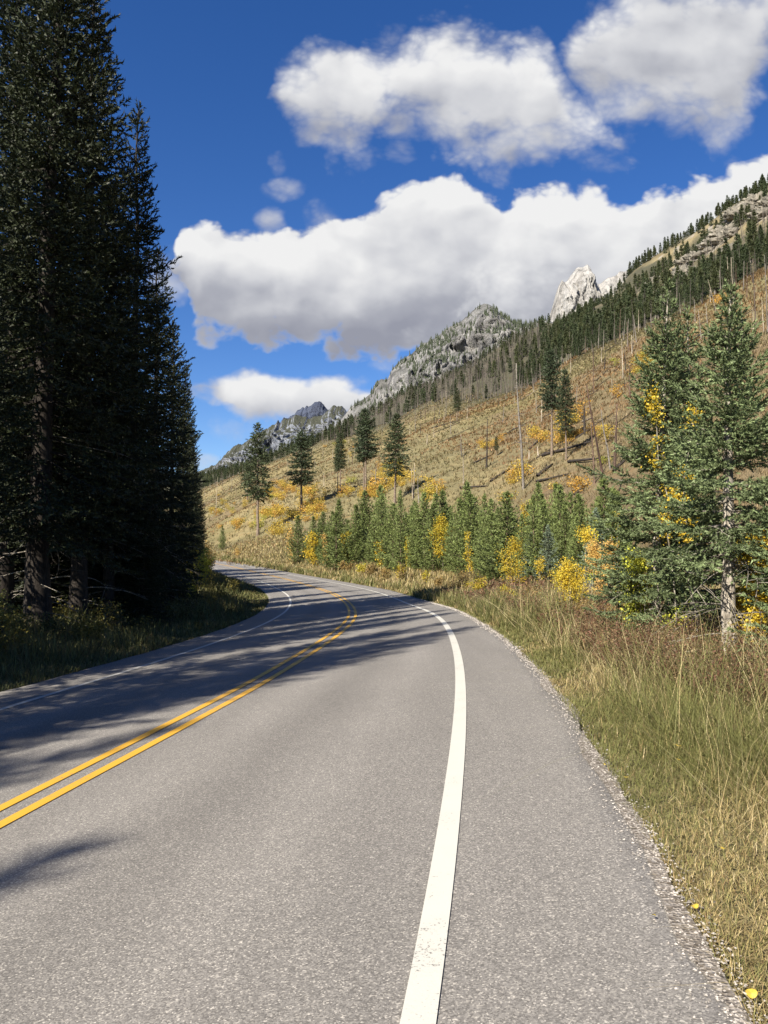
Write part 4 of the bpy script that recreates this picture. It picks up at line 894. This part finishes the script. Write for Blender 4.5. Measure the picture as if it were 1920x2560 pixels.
def hill_bushes():
    r = np.random.default_rng(61); kinds = {}
    for nm, cols in (('yellow', ((.50, .34, .05), (.42, .33, .07))), ('orange', ((.46, .25, .05), (.50, .32, .07))), ('lime', ((.36, .34, .07), (.28, .29, .06)))):
        kinds[nm] = []
        for s in range(3):
            w, l = leafy_tree(800 + s, [1.7, 2.3, 1.4][s], [1.1, 1.0, 1.3][s], 6, 24, 330, .17, cols, .1, (.2, .16, .12), upr=1.0, spread=.5); kinds[nm].append(leafy_parts(w, l))
    def put(x, y, s, nm, label, grp):
        p = dat(x, y); thing('bush', label, 'bush', kinds[nm][int(r.integers(0, 3))], (p[0], p[1], p[2] - .1), r.uniform(0, 6.28), (s, s, s * r.uniform(.8, 1.1)), grp)
    for x, y, s, nm, lab in [(1330, 862, 1.3, 'orange', 'orange bush beside the black burned snag high on the slope'), (1252, 906, 1.8, 'orange', 'round orange bush near the reddish trunked pine'), (1226, 918, 2.3, 'yellow', 'large yellow bush at the foot of the grey trunked pine'), (1240, 915, 1.7, 'yellow', 'yellow bush between the round orange bush and the large yellow one'), (1092, 1085, 1.35, 'yellow', 'round yellow bush alone above the young pines'),
                             (1198, 1058, 1.1, 'yellow', 'small golden bush right of the round lone yellow bush'), (1257, 1060, 1.5, 'orange', 'orange upright bush on the slope behind the pine row'), (1330, 792, 1.4, 'lime', 'lime green bush on the grassy crest'), (1560, 655, 2.0, 'orange', 'orange bush above the spruce tops on the upper slope'), (1150, 1095, 1.2, 'lime', 'lime bush just above the pine row'), (1430, 960, 1.3, 'yellow', 'golden bush half behind the dense spruce'), (1310, 1000, 1.0, 'lime', 'low lime bush near the log jam')]:
        put(x, y, s, nm, lab, None)
    reg = [(20, 470, 640, 1100, 1165), (16, 620, 760, 1085, 1130), (30, 560, 700, 1045, 1100), (34, 700, 860, 1030, 1075), (22, 600, 860, 1000, 1050), (22, 455, 620, 1085, 1155), (26, 465, 600, 1060, 1110), (16, 870, 1000, 1035, 1085), (18, 1150, 1350, 850, 960), (12, 1000, 1250, 930, 1060), (10, 640, 900, 960, 1010), (14, 560, 700, 1110, 1150), (12, 1380, 1650, 700, 860)]
    for n, x0, x1, y0, y1 in reg:
        cx = r.uniform(x0, x1, max(2, n // 6)); cy = r.uniform(y0, y1, len(cx))
        for i in range(n):
            j = int(r.integers(0, len(cx))); x = float(np.clip(cx[j] + r.normal(0, 16), x0, x1)); y = float(np.clip(cy[j] + r.normal(0, 7) - (x - cx[j]) * .12, y0, y1))
            put(x, y, r.uniform(.7, 1.7), str(r.choice(['yellow', 'orange', 'lime'], p=[.6, .25, .15])), 'golden autumn bush in a patch on the burned slope', 'golden bushes on the burned slope')
hill_bushes()

def outcrops():
    r = np.random.default_rng(71); ms = []
    for s in range(4):
        u, v = np.meshgrid(np.linspace(0, 2 * math.pi, 65)[:-1], np.linspace(0, math.pi, 33), indexing='ij')
        d = np.stack([np.cos(u) * np.sin(v), np.sin(u) * np.sin(v), np.cos(v)], -1); q = np.round(d * 2.2) / 2.2
        rad = 1 + .30 * fbm(d[..., 0] * 1.5 + s * 9, d[..., 1] * 1.5, d[..., 2] * 1.5, oct=5, gain=.75) + .32 * ridged(q[..., 0] * 2 + s, q[..., 1] * 2, d[..., 2] * 3, oct=3)
        V = d * rad[..., None] * np.array([1.5, .8, 1.0]); n, m = u.shape; idx = np.arange(n * m).reshape(n, m); nx = np.roll(idx, -1, 0)
        Q = np.stack([idx[:, :-1], idx[:, 1:], nx[:, 1:], nx[:, :-1]], -1).reshape(-1, 4); g = Geo(); g.add(V.reshape(-1, 3), Q, None, (.3, .3, .3)); ms.append(g.mesh('outcrop', M_outcrop, True))
    for x, y, s in [(1568, 512, 11), (1600, 470, 12), (1545, 525, 8), (1635, 440, 10), (1478, 590, 7), (1505, 560, 8), (1415, 610, 6), (1440, 645, 6), (1580, 545, 6), (1650, 470, 9), (1395, 640, 5), (1525, 590, 5)] + [(x + r.normal(0, 22), y + r.normal(0, 14), s * r.uniform(.5, .9)) for x, y, s in [(1568, 512, 11), (1600, 480, 12), (1545, 535, 8), (1630, 450, 10), (1485, 590, 7), (1510, 560, 8), (1430, 620, 6), (1400, 650, 6)] * 2]:
        p = dat(x, y); o = link('rock_outcrop', ms[int(r.integers(0, 4))], None, (p[0], p[1], p[2]), r.uniform(-.5, .5)); o.scale = (s * .36, s * .4, s * .34)
        tag(o, 'pale rock outcrop among scattered trees on the ochre upper slope', 'rock', 'rock outcrops on the upper slope')
outcrops()

def mountain_trees():
    X, Y, Z = MP; r = np.random.default_rng(81); n, k = X.shape; g = Geo(); cnt = 0
    for q in range(60000):
        i, j = int(r.integers(2, n - 2)), int(r.integers(2, k - 2)); x, y, z = X[i, j], Y[i, j], Z[i, j]
        m = vnoise(x * .012, z * .02, 4.0) + .5 * vnoise(x * .05, z * .05, 9.) + .5 * (i / n) + (.45 if i < 10 else 0)
        gul = Y[i, j] - .5 * (Y[i, max(0, j - 5)] + Y[i, min(k - 1, j + 5)])
        if m + .10 * gul + r.normal(0, .32) < .50 or r.random() > .5: continue
        h = r.uniform(6, 11.5); b = h * .19; a0 = r.uniform(0, 6.28); c = np.array([.040, .050, .028]) * r.uniform(.7, 1.3)
        for lo, hi, w in ((0.0, .55, 1.0), (.3, .8, .72), (.58, 1.05, .45)):
            th = a0 + np.arange(5) * 6.283 / 5 + lo; V = np.stack([x + np.cos(th) * b * w * r.uniform(.7, 1.25, 5), y + np.sin(th) * b * w, z + lo * h + r.normal(0, .3, 5)], -1)
            V = np.concatenate([V, [[x, y, z + hi * h]]]); g.add(V, None, [(t, (t + 1) % 5, 5) for t in range(5)], c)
        cnt += 1
        if cnt > 4200: break
    tag(link('mountain_forest', g.mesh('mountain_forest', M_needle)), 'sparse conifers clinging to the grey rock peak', 'forest', kind='stuff')
mountain_trees()

# ------------------------------------------------------------------ grass, weeds, fallen leaves
def blades(g, x, y, z, h, w, col, r, lean=.35, curl=.5):
    N = len(x); az = r.uniform(0, 6.28, N); d = np.stack([np.cos(az), np.sin(az), 0 * az], -1); s = np.stack([-d[:, 1], d[:, 0], 0 * az], -1)
    le = np.abs(r.normal(0, lean, N)) + .05; cu = np.abs(r.normal(0, curl, N)); base = np.stack([x, y, z], -1); V = []
    for f, ww in ((0, 1.0), (.45, .8), (.8, .5)):
        p = base + d * (h * (le * f + cu * f * f * .6))[:, None] + np.array([0, 0, 1.]) * (h * (f - .28 * cu * f * f))[:, None]
        V += [p - s * (w * ww / 2)[:, None], p + s * (w * ww / 2)[:, None]]
    V.append(base + d * (h * (le + cu * .6))[:, None] + np.array([0, 0, 1.]) * (h * (1 - .28 * cu))[:, None])
    V = np.stack(V, 1).reshape(-1, 3); i = np.arange(N)[:, None] * 7
    Q = np.concatenate([i + np.array([[0, 1, 3, 2]]), i + np.array([[2, 3, 5, 4]])]); T = i + np.array([[4, 5, 6]])
    c = np.repeat(col, 7, 0); g.add(V, Q, T, c)
def pick(r, N, table, wts):
    t = np.array(table); k = r.choice(len(t), N, p=np.array(wts) / sum(wts)); return t[k] * r.uniform(.5, 1.45, (N, 1))
def verge():
    r = np.random.default_rng(91)
    def field(name, label, cat, N, ya, yb, lat, side, hfun, cols, wts, wk=.0045, hmin=.05, patch=None, lean=.35, curl=.5, amax=.60):
        r = np.random.default_rng(int(N) + 3)
        y = np.exp(r.uniform(math.log(ya), math.log(yb), N)); l = lat(r, N)
        x = (RE(y) + l) if side > 0 else (LE(y) - l); ok = (x < amax * y + 1.0)
        if patch: ok &= patch(x, y, l)
        x, y, l = x[ok], y[ok], l[ok]; n = fbm(x * .8, y * .5, 2.2, oct=3)
        h = np.maximum(hmin, hfun(l, y) * (1 + .8 * n) * r.uniform(.4, 1.35, len(x))); c = pick(r, len(x), cols, wts)
        green = np.clip(.72 - l * .40 + n * .8, .05, .85)[:, None] if side > 0 else .35; gc = np.array([.148, .150, .052]) * r.uniform(.6, 1.25, (len(x), 1))
        mk = r.random((len(x), 1)) < green; c = np.where(mk, gc, c)
        g = Geo(); blades(g, x, y, H(x, y) - .02, h, wk * np.maximum(1, y / 5.5), c, r, lean, curl)
        tag(link(name, g.mesh(name, M_grass)), label, cat, kind='stuff')
    straw = [(.35, .275, .13), (.26, .21, .09), (.18, .165, .06), (.21, .145, .07), (.42, .345, .20)]
    field('verge_grass', 'long dry and green grass along the right edge of the road', 'grass', 185000, 1.6, 60, lambda r, N: .03 + np.abs(r.normal(0, 2.0, N)), 1, lambda l, y: .055 + .155 * sm(.1, 1.3, l) - .13 * sm(1.8, 3.2, l) * sm(5, 9, y), straw, [3, 3, 3, 2, 1.2], patch=lambda x, y, l: r.random(len(x)) > .86 * sm(.75, 1.7, l + .5 * fbm(x * .5, y * .4, 1.0, oct=3)) * sm(4.5, 7.5, y), lean=.65, curl=.95, wk=.0036)
    field('tall_grass', 'sparse tall pale grass stems leaning over the right verge', 'grass', 15000, 2.2, 40, lambda r, N: .5 + np.abs(r.normal(0, 2.2, N)), 1, lambda l, y: .62 + 0 * l, [(.36, .29, .15), (.40, .34, .19), (.25, .19, .09)], [2, 1, 1], wk=.003, lean=.7, curl=1.1)
    field('far_verge_grass', 'dry grass bank under the young pines and along the far bend', 'grass', 90000, 18, 170, lambda r, N: .2 + r.uniform(0, 1, N) ** 1.3 * 16, 1, lambda l, y: .42 + 0 * l, straw, [3, 3, 2.5, 2, 1.4], wk=.0042)
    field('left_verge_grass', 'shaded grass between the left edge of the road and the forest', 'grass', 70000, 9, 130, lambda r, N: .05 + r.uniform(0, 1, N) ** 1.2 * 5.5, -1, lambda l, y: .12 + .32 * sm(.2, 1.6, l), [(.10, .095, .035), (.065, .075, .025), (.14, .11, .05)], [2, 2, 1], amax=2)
    # rust brown weeds in front of the spruces
    N = 13000; y = np.exp(r.uniform(math.log(4.5), math.log(44), N)); l = .85 + np.abs(r.normal(0, 2.3, N)) - .25 * np.minimum(0, y - 9) / 4; x = RE(y) + l; ok = (x < .6 * y) & (fbm(x * .5, y * .35, 6.6, oct=3) + .45 * sm(.9, 2.5, l) > -.2); x, y = x[ok], y[ok]; N = len(x)
    z = H(x, y); h = r.uniform(.26, .58, N); g = Geo(); K = 26; f = r.uniform(.25, 1.05, (N, K)); ln = r.normal(0, .16, (N, 2))
    P = np.stack([x[:, None] + ln[:, :1] * f * h[:, None] * 1.5 + r.normal(0, .045, (N, K)), y[:, None] + ln[:, 1:] * f * h[:, None] * 1.5 + r.normal(0, .045, (N, K)), z[:, None] + f * h[:, None]], -1).reshape(-1, 3)
    M = len(P); d1 = unit(r.normal(0, 1, (M, 3))); d2 = unit(np.cross(d1, r.normal(0, 1, (M, 3)))); s = (np.repeat(np.maximum(.011, .0011 * y), K) * r.uniform(.7, 1.6, M))[:, None]
    V = np.stack([P - d1 * s, P + d2 * s * .55, P + d1 * s, P - d2 * s * .55], 1).reshape(-1, 3); pc = pick(r, N, [(.165, .085, .055), (.20, .115, .065), (.13, .10, .055), (.28, .21, .115), (.12, .12, .045)], [4, 3, 2.4, 1.6, 1.4])
    g.add(V, np.arange(4 * M).reshape(-1, 4), None, np.repeat(np.repeat(pc, K, 0) * r.uniform(.7, 1.25, (M, 1)), 4, 0))
    blades(g, np.repeat(x, 2), np.repeat(y, 2), np.repeat(z, 2) - .02, np.repeat(h, 2) * r.uniform(.7, 1.1, 2 * N), .004 * np.maximum(1, np.repeat(y, 2) / 6), np.repeat(pc, 2, 0) * .8, r, .25, .2)
    tag(link('dry_weeds', g.mesh('dry_weeds', M_leaf)), 'rust brown dry weeds between the grass and the spruces', 'weeds', kind='stuff')
    # tussocks on the burned slope
    N = 42000; a = r.uniform(-.24, .52, N); Y0, Y1, Y2, Z1, Z2 = hillpars(a); Y = Y0 * .92 + (Y1 * 1.03 - Y0 * .92) * r.uniform(0, 1, N) ** .85; X = a * Y; Z = H(X, Y); n1 = fbm(X * .03, Y * .02, 2.2, oct=4)
    c = pick(r, N, [(.18, .145, .07), (.145, .128, .055), (.155, .108, .055), (.26, .215, .115), (.115, .108, .05)], [3, 3, 1.2, 2.5, 2]); c = np.where((n1 > .35)[:, None], c * np.array([1.1, .85, .8]), c)
    zone = (sm(.04, .30, a) * (1 - sm(.38, .72, (Y - Y0) / (Y1 - Y0))) * .45)[:, None]; c = c * (1 - zone) + c * np.array([.92, .68, .68]) * zone
    g = Geo()
    for q in range(4):
        blades(g, X + r.normal(0, .18, N), Y + r.normal(0, .18, N), Z - .05, r.uniform(.25, .75, N), .16 * Y / 200 * r.uniform(.6, 1.3, N), c * r.uniform(.8, 1.2, (N, 1)), r, .5, .5)
    tag(link('hill_grass', g.mesh('hill_grass', M_grass)), 'dry bunch grass and low growth covering the burned slope', 'grass', kind='stuff')
verge()

def fallen_leaves():
    r = np.random.default_rng(97)
    for i, (x, y, s, lab) in enumerate([(1622, 2150, .035, 'round pale yellow leaf at the gravel edge, nearest the camera'), (1500, 1964, .03, 'yellow leaf curled on the grass edge'), (1412, 1975, .02, 'small yellow leaf lying on the gravel'), (1352, 1690, .025, 'yellow leaf where the gravel meets the grass'), (1468, 1672, .035, 'large yellow leaf caught in the tall grass'), (1305, 1660, .02, 'tiny yellow leaf at the asphalt edge beside a reddish twig'), (1468, 1702, .025, 'pale yellow leaf lower in the grass'), (1565, 1905, .022, 'small pale leaf in the green grass')]):
        d = dray(x, y); t = 1.62 / -d[2]; p = d * t; X, Y = float(p[0]), float(p[1]); z = max(float(H(X, Y)), float(zroad(X, Y)) if X < RE(Y) + .1 else -9) + (.03 if X < RE(Y) + .15 else .16)
        s = s * .6; k = 12; th = np.arange(k) / k * 6.283; rad = s * (1 + .12 * np.cos(th)) ; V = np.stack([np.cos(th) * rad, np.sin(th) * rad * .85, .25 * s * np.cos(2 * th)], -1); V = np.concatenate([V, [[0, 0, -.05 * s]]]); g = Geo()
        g.add(V, None, [(j, (j + 1) % k, k) for j in range(k)], np.array([.62, .45, .07]) * r.uniform(.8, 1.1)); tube(g, [[s, 0, 0], [s * 1.5, .1 * s, .1 * s], [s * 1.9, .3 * s, 0]], .0012, 4, (.4, .3, .1))
        o = link('fallen_leaf', g.mesh('fallen_leaf', M_leaf)); o.location = (X, Y, z); o.rotation_euler = (r.normal(.3, .25), r.normal(0, .3), r.uniform(0, 6.28)); tag(o, lab, 'leaf')
fallen_leaves()
